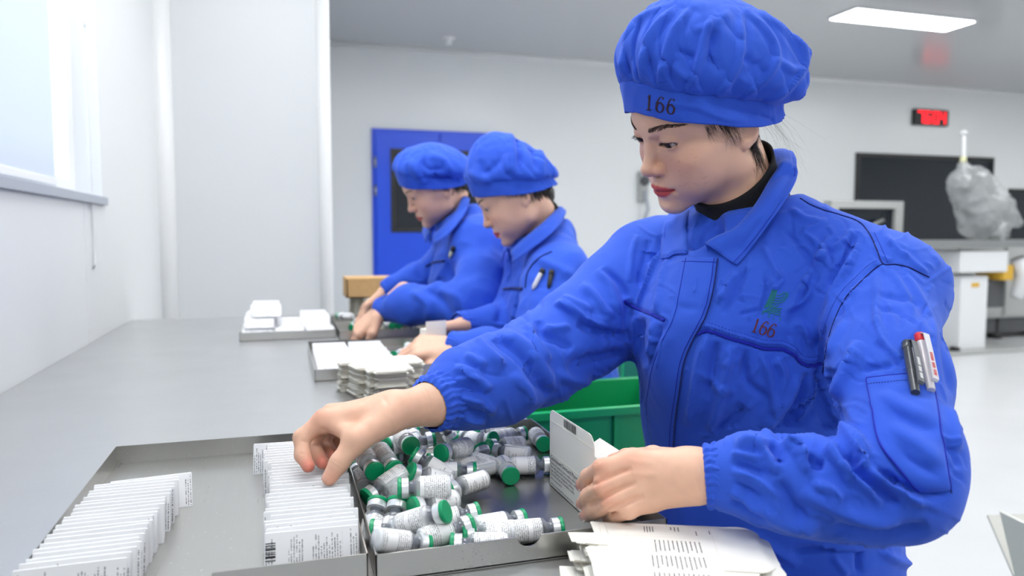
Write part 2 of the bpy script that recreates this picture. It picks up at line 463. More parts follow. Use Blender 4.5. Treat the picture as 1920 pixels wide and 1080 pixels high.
    m = mat('led_red', srgb(120, 8, 12)); n = NT(m); n.b.inputs['Emission Color'].default_value = (1, 0.01, 0.02, 1); n.b.inputs['Emission Strength'].default_value = 1.6
    # blind
    m = bpy.data.materials.new('blind'); m.use_nodes = True; MATS['blind'] = m
    t = m.node_tree; b = t.nodes['Principled BSDF']; b.inputs['Base Color'].default_value = srgb(232, 236, 242); b.inputs['Roughness'].default_value = 0.8
    out = t.nodes['Material Output']; ts = t.nodes.new('ShaderNodeBsdfTranslucent'); ts.inputs[0].default_value = (0.8, 0.86, 0.95, 1); mx = t.nodes.new('ShaderNodeMixShader'); mx.inputs[0].default_value = 0.45
    t.links.new(b.outputs[0], mx.inputs[1]); t.links.new(ts.outputs[0], mx.inputs[2]); t.links.new(mx.outputs[0], out.inputs[0])
build_materials()
# ------------------------------------------------------------------ the room
CEIL = 2.87; BACK = 7.3; WL = -0.515; TZ = 0.78
def build_room():
    def slab(name, lo, hi, m): return struct(name, MB().box(lo, hi).mesh(name), MATS[m])
    slab('floor', (-1.2, -3.0, -0.06), (12.0, BACK + .12, 0), 'floor')
    slab('ceiling', (WL - .12, -3.0, CEIL), (12.0, BACK + .12, CEIL + .08), 'ceiling')
    slab('wall_back', (WL, BACK, 0), (12.0, BACK + .12, CEIL), 'wall')
    slab('wall_right', (12.0, -3.0, 0), (12.12, BACK + .12, CEIL), 'wall'); slab('wall_front', (WL - .12, -3.12, 0), (12.12, -3.0, CEIL), 'wall')
    # left wall with a window opening
    y0, y1, z0, z1 = 0.35, 2.53, 1.19, 2.35
    mb = MB()
    for lo, hi in (((WL - .12, -3, 0), (WL, y0, CEIL)), ((WL - .12, y1, 0), (WL, 3.66, CEIL)), ((WL - .12, y0, 0), (WL, y1, z0)), ((WL - .12, y0, z1), (WL, y1, CEIL))): mb.box(lo, hi)
    wl = struct('wall_left', mb.mesh('wall_left'), MATS['wall'])
    for yy in (1.12, 2.30): MB().box((WL, yy, 0), (WL + .0015, yy + .004, z0)).obj('panel_joint', MATS['trim'], wl)
    # window: frame, sill, glass, blind
    fr = MB()
    for lo, hi in (((WL - .11, y0, z0), (WL - .07, y1, z0 + .05)), ((WL - .11, y0, z1 - .05), (WL - .07, y1, z1)), ((WL - .11, y0, z0 + .05), (WL - .07, y0 + .05, z1 - .05)), ((WL - .11, y1 - .06, z0 + .05), (WL - .07, y1, z1 - .05))): fr.box(lo, hi)
    w = struct('window_1', fr.mesh('window_1'), MATS['trim'])
    MB().box((WL - .095, y0 + .04, z0 + .04), (WL - .089, y1 - .05, z1 - .04)).obj('pane', MATS['glass'], w)
    MB().box((WL - .12, y0 - .02, z0 - .022), (WL + .012, y1 + .02, z0 + .002), bev=.002).obj('window_sill', MATS['grey_trim'], w)
    b = empty('roller_blind', (WL - .03, 1.2, z0), label='white roller blind drawn down over the window beside the table', cat='blind')
    def bo(mb, name, m, smooth=False): o = mb.obj(name, m, b, smooth); o.matrix_parent_inverse = Matrix.Translation((-(WL - .03), -1.2, -z0)); return o
    bo(MB().box((WL - .031, y0 + .02, z0 + .03), (WL - .030, 2.16, z1 - .03)), 'fabric', MATS['blind'])
    bo(MB().lathe([(.022, y0 + .02), (.022, 2.24)], 20, Matrix.Translation((WL - .03, 0, z1 - .04)) @ Matrix.Rotation(-math.pi / 2, 4, 'X')), 'roller', MATS['white_paint'], True)
    bo(MB().box((WL - .036, y0 + .02, z0 + .012), (WL - .025, 2.16, z0 + .032), bev=.003), 'bottom_bar', MATS['white_paint'])
    cord = [np.array([WL + .006, 2.33 + .02 * k / 10 + .03 * math.sin(k / 10 * 2.2), 2.3 - 1.3 * k / 10]) for k in range(11)]
    c2 = [np.array([WL + .006, 2.36 + .03 * k / 10 - .02 * math.sin(k / 10 * 2.6), 2.3 - 1.3 * k / 10]) for k in range(11)]
    mb = MB(); mb.tube(np.concatenate([spline(cord, 40), [[WL + .006, 2.355, .985]], spline(c2, 40)[::-1]]), .003, 6); bo(mb, 'pull_cord', MATS['white_paint'], True)
    bo(MB().lathe([(.004, 0), (.006, .003), (.006, .022), (.004, .025)], 10, Matrix.Translation(tuple(c2[5]))), 'cord_joiner', MATS['white_paint'], True)
    # partition beyond the table, with rounded corner profiles
    px0, px1, py = WL, .222, 3.66
    pt = struct('wall_partition', MB().box((px0 - .12, py, 0), (px1, BACK, CEIL)).mesh('wall_partition'), MATS['partition'])
    for k, (x, r) in enumerate(((WL + .02, .045), (px1 - .02, .03))):
        prof = MB().lathe([(r, 0), (r, CEIL)], 20, Matrix.Translation((x, py, 0)))
        t = struct('trim_%d' % (k + 1), prof.mesh('trim'), MATS['trim'], smooth=True)
    struct('trim_3', MB().lathe([(.04, 0), (.04, 12.0)], 16, Matrix.Translation((.2, BACK, CEIL)) @ Matrix.Rotation(math.pi / 2, 4, 'Y')).mesh('trim'), MATS['trim'], smooth=True)
    # joints of the wall panels on the back wall and ceiling
    wb = bpy.data.objects['wall_back']; ce = bpy.data.objects['ceiling']
    for x in (2.35, 3.5, 4.65, 5.8, 9.1, 10.3): MB().box((x, BACK - .0015, 0), (x + .006, BACK, CEIL)).obj('panel_joint', MATS['trim'], wb)
    # double door
    d = MB().box((.86, BACK - .05, 0), (2.12, BACK, 2.07)); d = struct('door_1', MB().box((.84, BACK - .03, 0), (2.14, BACK + .01, 2.09)).mesh('door_1'), MATS['blue_door'])
    for k, x in enumerate((.87, 1.50)):
        lf = MB().box((x, BACK - .055, .01), (x + .615, BACK - .03, 2.06), bev=.004).obj('door_leaf', MATS['blue_door'], d)
        wx = x + .14; z0_, z1_ = 1.10, 1.90
        fr = MB()
        for lo, hi in (((wx, z0_), (wx + .36, z0_ + .045)), ((wx, z1_ - .045), (wx + .36, z1_)), ((wx, z0_ + .045), (wx + .045, z1_ - .045)), ((wx + .315, z0_ + .045), (wx + .36, z1_ - .045))): fr.box((lo[0], BACK - .065, lo[1]), (hi[0], BACK - .05, hi[1]))
        fr.obj('window_frame', MATS['black_frame'], lf)
        MB().box((wx + .04, BACK - .058, z0_ + .04), (wx + .32, BACK - .054, z1_ - .04)).obj('pane', MATS['door_glass'], lf)
        hx = x + .57 if k == 0 else x + .045
        MB().tube([(hx, BACK - .06, .98), (hx, BACK - .10, .98), (hx, BACK - .10, 1.12), (hx, BACK - .06, 1.12)], .009, 8).obj('door_handle', MATS['steel_dull'], lf, True)
        for z in (1.45, 1.72, .4):
            MB().lathe([(.012, 0), (.012, .1)], 10, Matrix.Translation((.865 if k == 0 else 2.117, BACK - .058, z))).obj('hinge', MATS['steel_dull'], lf, True)
    # dark observation window in the back wall
    X0, X1, Z0, Z1 = 6.48, 8.58, .98, 2.04
    fr = MB()
    for lo, hi in (((X0, Z0), (X1, Z0 + .05)), ((X0, Z1 - .05), (X1, Z1)), ((X0, Z0 + .05), (X0 + .05, Z1 - .05)), ((X1 - .05, Z0 + .05), (X1, Z1 - .05))): fr.box((lo[0], BACK - .03, lo[1]), (hi[0], BACK, hi[1]))
    w2 = struct('window_2', fr.mesh('window_2'), MATS['black_frame'])
    MB().box((X0 + .04, BACK - .014, Z0 + .04), (X1 - .04, BACK - .008, Z1 - .04)).obj('pane', MATS['door_glass'], w2)
    X0, X1, Z0, Z1 = 8.86, 10.6, .98, 1.66
    fr = MB()
    for lo, hi in (((X0, Z0), (X1, Z0 + .05)), ((X0, Z1 - .05), (X1, Z1)), ((X0, Z0 + .05), (X0 + .05, Z1 - .05)), ((X1 - .05, Z0 + .05), (X1, Z1 - .05))): fr.box((lo[0], BACK - .03, lo[1]), (hi[0], BACK, hi[1]))
    w3 = struct('window_3', fr.mesh('window_3'), MATS['black_frame'])
    MB().box((X0 + .04, BACK - .014, Z0 + .04), (X1 - .04, BACK - .008, Z1 - .04)).obj('pane', MATS['door_glass'], w3)
    # ceiling lamps: rows of LED panels (one shows in the frame, some unseen ones added for their light)
    k = 0
    for ix, x in enumerate((.18, 2.58, 4.98, 7.38, 9.78)):
        for iy, y in enumerate((-.88, 1.12, 3.12, 5.12)):
            if (ix, iy) == (0, 2): y = 2.3  # unseen lamp, put off its row to brighten table and trays
            if (ix, iy) == (0, 3): x, y = .98, 4.3  # unseen lamp added here to brighten the back wall and door
            if (ix, iy) == (1, 3): y = 4.3  # likewise an added lamp out of view, lighting the back wall
            root = empty('ceiling_lamp', (x, y, CEIL), label='long bright LED panel lamp set in the ceiling, out of view' if not (ix == 2 and iy == 3) else 'long bright LED panel lamp in the ceiling above the red clock', cat='ceiling lamp', group='ceiling lamps')
            MB().box((-.62, -.165, -.014), (.62, .165, -.001), bev=.004).obj('frame', MATS['white_paint'], root)
            MB().box((-.60, -.148, -.0175), (.60, .148, -.0145)).obj('diffuser', MATS['lamp'], root)
    # sprinkler
    sp = empty('sprinkler', (*onz(841, 70, CEIL)[:2], CEIL), label='small white fire detector on the ceiling above the blue door', cat='fire detector')
    MB().lathe([(.055, 0), (.055, -.012), (.03, -.03), (.028, -.06), (.0, -.065)], 18).obj('housing', MATS['white_paint'], sp, True)
    MB().lathe([(.062, -.001), (.062, -.006)], 18).obj('base_ring', MATS['trim'], sp, True)
    # red digital clock on the back wall
    c = empty('digital_clock', (7.54, BACK, 2.49), label='black wall clock with glowing red digits above the dark window', cat='clock')
    MB().box((-.26, -.05, -.095), (.26, -.001, .095), bev=.008).obj('housing', MATS['black_frame'], c)
    seg = {'0': 'abcdef', '1': 'bc', '7': 'abc', '6': 'acdefg', '4': 'bcfg', '8': 'abcdefg'}
    for i, ch in enumerate('7604'):
        x0 = -.205 + .105 * i + (.02 if i > 1 else 0); w_, h_ = .07, .125; mb = MB()
        bars = dict(a=(0, h_, w_, 0), d=(0, 0, w_, 0), g=(0, h_ / 2, w_, 0), b=(w_, h_ / 2, 0, h_ / 2), c=(w_, 0, 0, h_ / 2), f=(0, h_ / 2, 0, h_ / 2), e=(0, 0, 0, h_ / 2))
        for s_ in seg[ch]:
            bx, bz, bw, bh = bars[s_]; mb.box((x0 + bx - .009, -.053, -.0625 + bz - .009), (x0 + bx + bw + .009, -.0505, -.0625 + bz + bh + .009))
        mb.obj('digit', MATS['led_red'], c)
mat('grey_trim', srgb(176, 182, 192), .4)
build_room()
# ------------------------------------------------------------------ steel table and trays
def build_table():
    t = empty('work_table', (0, 1.2, 0), label='long stainless steel packing table running along the white wall', cat='table')
    X0, X1, Y0, Y1 = WL + .004, .378, -.45, 2.90
    def add(mb, name, m): o = mb.obj(name, m, t); o.matrix_parent_inverse = Matrix.Translation((0, -1.2, 0)); return o
    add(MB().box((X0, Y0, TZ - .04), (X1, Y1, TZ), bev=.003), 'table_top', MATS['steel_table'])
    for x in (X0 + .06, X1 - .06):
        for y in (Y0 + .08, 1.25, Y1 - .08):
            lg = add(MB().lathe([(.02, .03), (.02, TZ - .04)], 14, Matrix.Translation((x, y, 0))), 'leg', MATS['steel_dull'])
            MB().lathe([(.028, 0), (.028, .012), (.012, .016), (.012, .032)], 14, Matrix.Translation((x, y, 0))).obj('foot', MATS['rubber_black'], lg).matrix_parent_inverse = Matrix.Identity(4)
    for y in (Y0 + .08, 1.25, Y1 - .08): add(MB().lathe([(.014, X0 + .06), (.014, X1 - .06)], 10, Matrix.Translation((0, y, .18)) @ Matrix.Rotation(math.pi / 2, 4, 'Y')), 'cross_bar', MATS['steel_dull'])
    for x in (X0 + .06, X1 - .06): add(MB().lathe([(.014, Y0 + .08), (.014, Y1 - .08)], 10, Matrix.Translation((x, 0, .18)) @ Matrix.Rotation(-math.pi / 2, 4, 'X')), 'rail', MATS['steel_dull'])
def make_tray(x0, y0, x1, y1, label, h=.0245, notch=None, group='steel trays on the table'):
    """folded sheet tray; notch = (x centre, half width, depth, 'round'|'square') in the front wall"""
    t = empty('tray', ((x0 + x1) / 2, (y0 + y1) / 2, TZ), label=label, cat='tray', group=group)
    cx, cy = (x0 + x1) / 2, (y0 + y1) / 2; th = .0012; w, d = (x1 - x0) / 2, (y1 - y0) / 2
    MB().box((-w, -d, .0004), (w, d, .0018)).obj('tray_floor', MATS['steel_tray'], t)
    def wall(name, pts, p0, p1, nrm):
        """vertical wall: outline pts (u, z) along p0->p1, thickness along nrm"""
        p0, p1, nrm = Vector(p0), Vector(p1), Vector(nrm); dirv = (p1 - p0)
        V = [p0 + dirv * u + Vector((0, 0, z)) for u, z in pts] + [p0 + dirv * u + Vector((0, 0, z)) + nrm * th for u, z in pts]
        n = len(pts)
        Fs = [tuple(range(n)), tuple(range(2 * n - 1, n - 1, -1))] + [(i, n + i, n + (i + 1) % n, (i + 1) % n) for i in range(n)]
        bm = bmesh.new(); bv = [bm.verts.new(v) for v in V]
        for f in Fs: bm.faces.new([bv[i] for i in f])
        bmesh.ops.recalc_face_normals(bm, faces=bm.faces[:]); bmesh.ops.triangulate(bm, faces=[f for f in bm.faces if len(f.verts) > 4])
        me = bpy.data.meshes.new(name); bm.to_mesh(me); bm.free(); link(name, me, MATS['steel_tray'], t)
    box = [(0, 0), (1, 0), (1, h), (0, h)]
    front = box
    if notch:
        nx, nw, nd, kind = notch; u = (nx - x0) / (x1 - x0); du = nw / (x1 - x0)
        if kind == 'round': cut = [(u + du * math.cos(a), h - nd * math.sin(a)) for a in np.linspace(0, math.pi, 12)]
        else: cut = [(u + du, h), (u + du * .86, h - nd), (u - du * .86, h - nd), (u - du, h)]
        front = [(0, 0), (1, 0), (1, h)] + cut + [(0, h)]
    wall('tray_wall', front, (-w, -d, 0), (w, -d, 0), (0, 1, 0))
    wall('tray_wall', box, (-w, d, 0), (w, d, 0), (0, -1, 0))
    wall('tray_wall', box, (-w, -d, 0), (-w, d, 0), (1, 0, 0))
    wall('tray_wall', box, (w, -d, 0), (w, d, 0), (-1, 0, 0))
    return t
build_table()
make_tray(-.213, .637, .0655, 1.066, 'steel tray with two rows of folded leaflets, nearest the wall', notch=(-.09, .03, .014, 'square'))
make_tray(.0715, .632, .352, 1.045, 'steel tray full of loose glass vials below the reaching arm', notch=(.211, .0115, .010, 'round'))
make_tray(.058, 1.56, .337, 1.98, 'steel tray of leaflets in front of the middle packer')
make_tray(-.12, 2.215, .145, 2.62, 'steel tray heaped with leaflets, farthest along the table')
make_tray(.152, 2.17, .43, 2.60, 'steel tray of vials in front of the farthest packer')
# ------------------------------------------------------------------ vials
ORD = 'first second third fourth fifth sixth seventh eighth ninth tenth eleventh twelfth thirteenth fourteenth fifteenth sixteenth seventeenth eighteenth nineteenth twentieth'.split()
ORD += ['twenty-' + w for w in ORD[:9]] + ['thirtieth']
def uv_cyl(name, prof, n, a0=0.0, a1=2 * math.pi, vflip=False):
    """surface of revolution with UVs (u around, v along z)"""
    V, Fs, UV = [], [], []
    m = len(prof)
    for i in range(n + 1):
        a = a0 + (a1 - a0) * i / n
        for r, z in prof: V.append((r * math.cos(a), r * math.sin(a), z))
    z0, z1 = prof[0][1], prof[-1][1]
    for i in range(n):
        for k in range(m - 1):
            q = (i * m + k, (i + 1) * m + k, (i + 1) * m + k + 1, i * m + k + 1); Fs.append(q)
            for idx in q:
                UV.append(((idx // m) / n, (prof[idx % m][1] - z0) / (z1 - z0)))
    me = bpy.data.meshes.new(name); me.from_pydata(V, [], Fs); uv = me.uv_layers.new(name='UVMap')
    uv.data.foreach_set('uv', np.array(UV, np.float32).ravel()); me.update(); return me
VIAL_L = .0545
def build_vial_proto():
    """stands on z=0, cap at the top; origin at its middle"""
    root = empty('vial'); h = VIAL_L / 2
    R_ = .0113
    gl = MB().lathe([(.0095, 0 - h), (.0108, .0008 - h), (R_, .0025 - h), (R_, .0335 - h), (.0108, .0352 - h), (.0085, .0372 - h), (.0068, .0388 - h), (.0066, .0430 - h), (.0078, .0438 - h), (.0098, .0446 - h)], 28, cap1=False).mesh('glass_body')
    g = link('glass_body', gl, MATS['glass'], root, True)
    inner = MB().lathe([(.0095, .0008 - h), (.0109, .0025 - h), (.0109, .0300 - h), (.0100, .0318 - h), (.0, .0310 - h)], 24).obj('powder', MATS['powder'], root, True)
    lb = link('label', uv_cyl('label', [(R_ + .0002, .0042 - h), (R_ + .0002, .0318 - h)], 28, 0.2, 5.9), MATS['label'], root, True)
    st = MB().lathe([(.0056, .0350 - h), (.0060, .0365 - h), (.0060, .0440 - h), (.009, .0446 - h)], 18).obj('stopper', MATS['stopper'], root, True); smooth_by_angle(st)
    cr = MB().lathe([(.0075, .0431 - h), (.0102, .0433 - h), (.0104, .0440 - h), (.0104, .0500 - h), (.0098, .0505 - h)], 28).obj('crimp_ring', MATS['crimp'], root, True); smooth_by_angle(cr)
    cp = MB().lathe([(.0098, .0503 - h), (.0109, .0506 - h), (.0111, .0515 - h), (.0111, .0536 - h), (.0105, .0543 - h), (.0088, .0545 - h), (.0, .0544 - h)], 32, cap1=False).obj('flip_cap', MATS['cap_green'], root, True); smooth_by_angle(cp, 40)
    return root
def place_vial(proto, first, cap, tail, zc, zt, spin, label, group):
    """cap and tail given as pixels with their heights"""
    a, b = onz(*cap, zc), onz(*tail, zt); ax = Vector(a - b)
    if ax.length < 1e-5: ax = Vector((1, 0, 0))
    ax.normalize(); mid = Vector(a) - ax * (VIAL_L / 2 - .001)
    o = proto if first else copy_thing(proto)
    o.rotation_mode = 'QUATERNION'
    o.rotation_quaternion = ax.to_track_quat('Z', 'Y') @ Matrix.Rotation(spin, 3, 'Z').to_quaternion()
    o.location = mid; tag(o, label, 'vial', group); return o
L1, L2, L3 = TZ + .0132, TZ + .032, TZ + .050
VIALS = [  # cap px, tail px, cap z, tail z, spin, own label or None
    ((703, 884), (682, 853), L2 + .004, L2 + .012, 0.0, 'vial beside the tray divider, round green cap turned to the camera, left of its twin'),
    ((740, 881), (716, 850), L2 + .004, L2 + .012, 1.0, 'vial near the tray divider, round green cap turned to the camera, right of its twin'),
    ((771, 836), (745, 812), L3, L3 - .004, 0.5, 'vial under the wrist whose green cap is overlapped by another green cap'),
    ((774, 853), (818, 880), L3 - .006, L2 - .004, 2.0, 'vial whose green cap overlaps another cap on top of the heap'),
    ((814, 823), (752, 834), L2 + .004, L2, 1.0, None), ((826, 850), (886, 833), L2 + .008, L2 + .004, 3.6, 'vial high on the heap with its green cap at the near end'),
    ((768, 884), (812, 897), L2 + .004, L2 - .008, 2.2, None), ((687, 934), (731, 903), L1 + .004, L2 - .004, 0.4, 'vial against the tray divider with large green cap towards the divider'),
    ((747, 916), (829, 912), L2 + .010, L2 + .010, 4.4, 'vial lying level on top of the heap, thin green cap edge-on at its near end'),
    ((709, 941), (702, 972), L2 - .006, L1 + .002, 1.4, 'vial standing steeply with white base to the camera, next to the divider'), ((746, 939), (740, 972), L2 - .004, L1 + .002, 1.7, 'vial standing steeply with white base to the camera, second from the divider'),
    ((837, 959), (762, 982), L2 + .008, L2 - .008, 1.2, 'vial with tilted green cap raised highest in the front of the heap'), ((883, 984), (806, 1008), L1 + .008, L1 + .004, 0.9, 'vial in the front row pointing away with white rounded base at the near end'),
    ((897, 961), (846, 973), L1 + .006, L1 + .003, 0.2, None), ((982, 974), (896, 989), L1, L1, 3.0, 'vial lying apart on bare steel behind the front row'), ((1053, 990), (965, 998), L1, L1, 1.1, 'vial lying along the tray front wall, nearest the flattened cartons'),
    ((696, 995), (790, 993), L1 + .004, L1 + .004, 4.5, 'vial lying level in the front corner by the divider'), ((801, 1022), (722, 1014), L1, L2 - .006, 1.5, 'vial in the front corner with rounded base up, cap behind the tray wall'),
    ((868, 1005), (928, 1000), L1, L1, 4.0, None), ((846, 1022), (900, 1022), L1, L1, 3.3, None), ((773, 952), (852, 938), L2 - .006, L2 - .010, 2.4, None), ((778, 938), (815, 930), L1, L1, 1.2, None),
    ((838, 920), (893, 903), L1 + .004, L1 + .006, 1.9, 'vial with sloping printed label and rounded base toward bare steel'), ((892, 884), (818, 886), L1 + .010, L1 + .010, 3.1, None), ((924, 870), (842, 877), L1, L1, 0.6, None),
    ((958, 893), (940, 867), L1, L1, 2.0, 'vial on bare steel with round green cap facing the camera and its mirror image below'), ((1034, 871), (962, 874), L1, L1, 0.9, 'vial lying level behind the lone green cap, reaching to the held carton'),
    ((923, 845), (990, 853), L1, L1, 1.4, None), ((916, 838), (993, 832), L1 + .004, L1, 2.8, None), ((1020, 833), (998, 808), L1, L1, 0.3, 'vial in the far right corner of the tray, green cap to the camera'),
    ((984, 813), (914, 823), L1, L1, 1.1, None), ((889, 812), (947, 806), L1 + .006, L1, 3.1, None), ((934, 800), (884, 808), L1, L1, 0.5, None), ((926, 824), (886, 828), L2 - .008, L1, 0.1, None), ((848, 824), (833, 800), L1, L2, 1.8, None),
    ((783, 806), (722, 812), L2, L2, 2.0, None), ((722, 834), (752, 826), L2, L2, 0.8, None), ((901, 838), (909, 858), L2 - .008, L1, 2.9, None), ((670, 879), (681, 910), L1 + .006, L1, 0.7, None), ((668, 862), (690, 875), L1, L1, 2.7, None),
    ((760, 905), (736, 925), L1, L1 + .008, 1.1, None), ((867, 816), (905, 832), L1, L1, 0.4, None), ((812, 806), (850, 812), L1, L1, 2.0, None), ((803, 866), (842, 862), L1, L1, 0.4, None), ((800, 905), (770, 920), L1 - .0, L1, 0.4, None), ((700, 845), (735, 838), L1, L1, 0.4, None), ((735, 858), (760, 850), L1, L1, 2.4, None),
    ((870, 858), (905, 868), L1, L1, 3.0, None), ((860, 890), (900, 880), L1 - .001, L1 - .001, .6, None),
]
def build_vials():
    p = build_vial_proto()
    for i, (c, t, zc, zt, sp, lb) in enumerate(VIALS):
        place_vial(p, i == 0, c, t, zc, zt, sp, lb or 'green-capped glass vial with white printed label, half buried in the heap of vials', 'vials heaped in the tray')
    rng = random.Random(3)
    # far tray: a few vials in front of the farthest packer
    for k in range(26):
        x = .175 + rng.random() * .22; y = 2.2 + rng.random() * .36; a = rng.random() * 6.28
        o = copy_thing(p); o.rotation_quaternion = Vector((math.cos(a), math.sin(a), 0)).to_track_quat('Z', 'Y') @ Matrix.Rotation(rng.random() * 6, 3, 'Z').to_quaternion()
        o.location = (x, y, L1 + .0185 * (k % 2)); tag(o, 'blurred glass vial with green cap in the tray of the farthest packer', 'vial', 'vials in the far tray')
    for k in range(16):
        x = .265 + rng.random() * .06; y = 1.60 + rng.random() * .3; a = rng.random() * 6.28
        o = copy_thing(p); o.rotation_quaternion = Vector((math.cos(a), math.sin(a), 0)).to_track_quat('Z', 'Y') @ Matrix.Rotation(rng.random() * 6, 3, 'Z').to_quaternion()
        o.location = (x, y, L1); tag(o, 'blurred glass vial with green cap below the hands of the middle packer', 'vial', 'vials in the middle tray')
    return p

# ------------------------------------------------------------------ folded leaflets
def build_leaflet_proto():
    """folded insert standing on its long edge: 80 wide (x), 38 high (z), faces -y"""
    V, Fs, UV, mi = [], [], [], []
    w = .040; h = .038
    def sheet(y, t, top, dx):
        o = len(V); prof = [(y, 0), (y, top - .0006), (y + t * .5, top), (y + t, top - .0006), (y + t, 0)]
        for x in (-w + dx, w + dx):
            for py, pz in prof: V.append((x, py, pz))
        for i in range(4):
            Fs.append((o + i, o + i + 5, o + i + 6, o + i + 1)); 
            UV.extend([(0, prof[i][1] / h), (1, prof[i][1] / h), (1, prof[i + 1][1] / h), (0, prof[i + 1][1] / h)])
        for s_, idx in ((0, (0, 1, 2, 3, 4)), (1, (9, 8, 7, 6, 5))):
            Fs.append(tuple(o + k for k in idx)); UV.extend([(0, 0)] * 5)
    sheet(0, .0012, h, 0); sheet(.0014, .0009, h - .0012, -.0006); sheet(.0025, .0012, h - .0004, .0005)
    me = bpy.data.meshes.new('leaflet'); me.from_pydata(V, [], Fs); uv = me.uv_layers.new(name='UVMap'); uv.data.foreach_set('uv', np.array(UV, np.float32).ravel())
    me.materials.append(MATS['leaflet_print']); me.update(); return me
def build_leaflets():
    me = build_leaflet_proto(); rng = random.Random(11)
    bars = MB()
    z = .028
    for k in range(9):
        t = rng.choice((.0006, .0009, .0014)); bars.box((-.0395, -.0003, z), (-.031, -.0001, z + t)); z -= t + rng.choice((.0007, .0011))
    bm_ = bars.mesh('barcode')
    def add(x, y, rz, tilt, label, group, bar=False, z=TZ + .0019):
        o = bpy.data.objects.new('leaflet', me); COL.objects.link(o); o.location = (x, y, z)
        o.rotation_euler = (tilt, 0, rz); tag(o, label, 'leaflet', group)
        if bar: link('barcode', bm_, MATS['ink_black'], o)
    n = 30
    for i in range(n):      # row beside the divider
        f = i / (n - 1); y = .662 + .0106 * i + rng.uniform(-.001, .001)
        if 12 <= i: y += .004
        x = .0215 + rng.uniform(-.003, .003) + (-.004 if i in (0, 5) else 0) - (.022 if i >= n - 2 else 0) - (.006 if 20 < i < n - 2 else 0)
        add(x, y, rng.uniform(-.05, .03), -.40 + rng.uniform(-.05, .05) - (.3 if i == n - 1 else 0), 'folded leaflet standing in the row along the tray divider, %s from the front' % ORD[i] if i < 30 else 'folded white leaflet leaning at the far end of the row along the tray divider', 'leaflets along the tray divider', bar=i in (0, 11, 4))
    n = 21
    for i in range(n):      # row beside the outer wall
        y = .645 + .0104 * i + rng.uniform(-.0012, .0012)
        x = -.1585 + rng.uniform(-.002, .002) + .0018 * (i - 10) * .35
        add(x, y, rng.uniform(-.03, .03) + .03, -.36 + rng.uniform(-.04, .04), 'folded leaflet standing in the row along the outer tray side, %s from the front' % ORD[i], 'leaflets along the outer tray side', bar=i in (16, 18, 20))
    add(-.140, .866, .12, -.55, 'folded white leaflet slumped behind the row along the outer tray side', 'leaflets along the outer tray side')
    # middle packer's tray
    for i in range(24):
        r_, c_ = divmod(i, 12)
        add(.108 + .088 * r_, 1.585 + .029 * c_ + rng.uniform(-.002, .002), rng.uniform(-.04, .04), -.85, 'blurred leaflet in the middle packer tray, %s from the front of the %s row' % (ORD[c_], ('outer', 'inner')[r_]), 'leaflets of the middle packer')
    # far tray, heaped in layers
    for i in range(66):
        r_, c_ = divmod(i, 11)
        x = (-.075, .012, .098, -.070, .092, -.050)[r_] + rng.uniform(-.004, .004); zz = TZ + .002 + (0, 0, 0, .030, .026, .058)[r_]; y = 2.235 + .031 * c_ + (0, .006, 0, .02, .03, .05)[r_]
        if r_ >= 3 and c_ > 8: continue
        add(x, y, rng.uniform(-.07, .07), -.85 + rng.uniform(-.1, .1), 'blurred leaflet in the far tray, %s from the front of the %s row' % (ORD[c_], ('outer', 'centre', 'inner', 'second-layer outer', 'second-layer inner', 'top')[r_]), 'leaflets in the far tray', z=zz)

# ------------------------------------------------------------------ cartons
def arc_pts(cx, cy, r, a0, a1, n=5): return [(cx + r * math.cos(math.radians(a0 + (a1 - a0) * i / n)), cy + r * math.sin(math.radians(a0 + (a1 - a0) * i / n))) for i in range(n + 1)]
BLANK = [(0.0, 0.0), (.118, 0.0)] + arc_pts(.121, -.014, .014, 80, 0) + arc_pts(.125, -.078, .010, 0, -80) + [(.096, -.088), (.096, -.0895), (.100, -.0895), (.100, -.150), (.086, -.150), (.086, -.165), (.030, -.165), (.030, -.150)] + [(.020, -.150), (.020, -.112)] + arc_pts(.012, -.104, .008, -80, -160, 3) + [(-.004, -.060), (.004, -.050), (-.016, -.048), (-.020, -.028), (0.004, -.026)]
def uv_plate(name, poly, t, uvbox):
    n = len(poly); V = [(x, y, 0) for x, y in poly] + [(x, y, t) for x, y in poly]
    Fs = [tuple(range(n - 1, -1, -1)), tuple(range(n, 2 * n))] + [(i, (i + 1) % n, n + (i + 1) % n, n + i) for i in range(n)]
    area = sum(poly[i][0] * poly[(i + 1) % n][1] - poly[(i + 1) % n][0] * poly[i][1] for i in range(n))
    if area < 0: Fs = [f[::-1] for f in Fs]
    me = bpy.data.meshes.new(name); me.from_pydata(V, [], Fs)
    me.polygons.foreach_set('material_index', [0, 0] + [1] * n); me.update(); return me
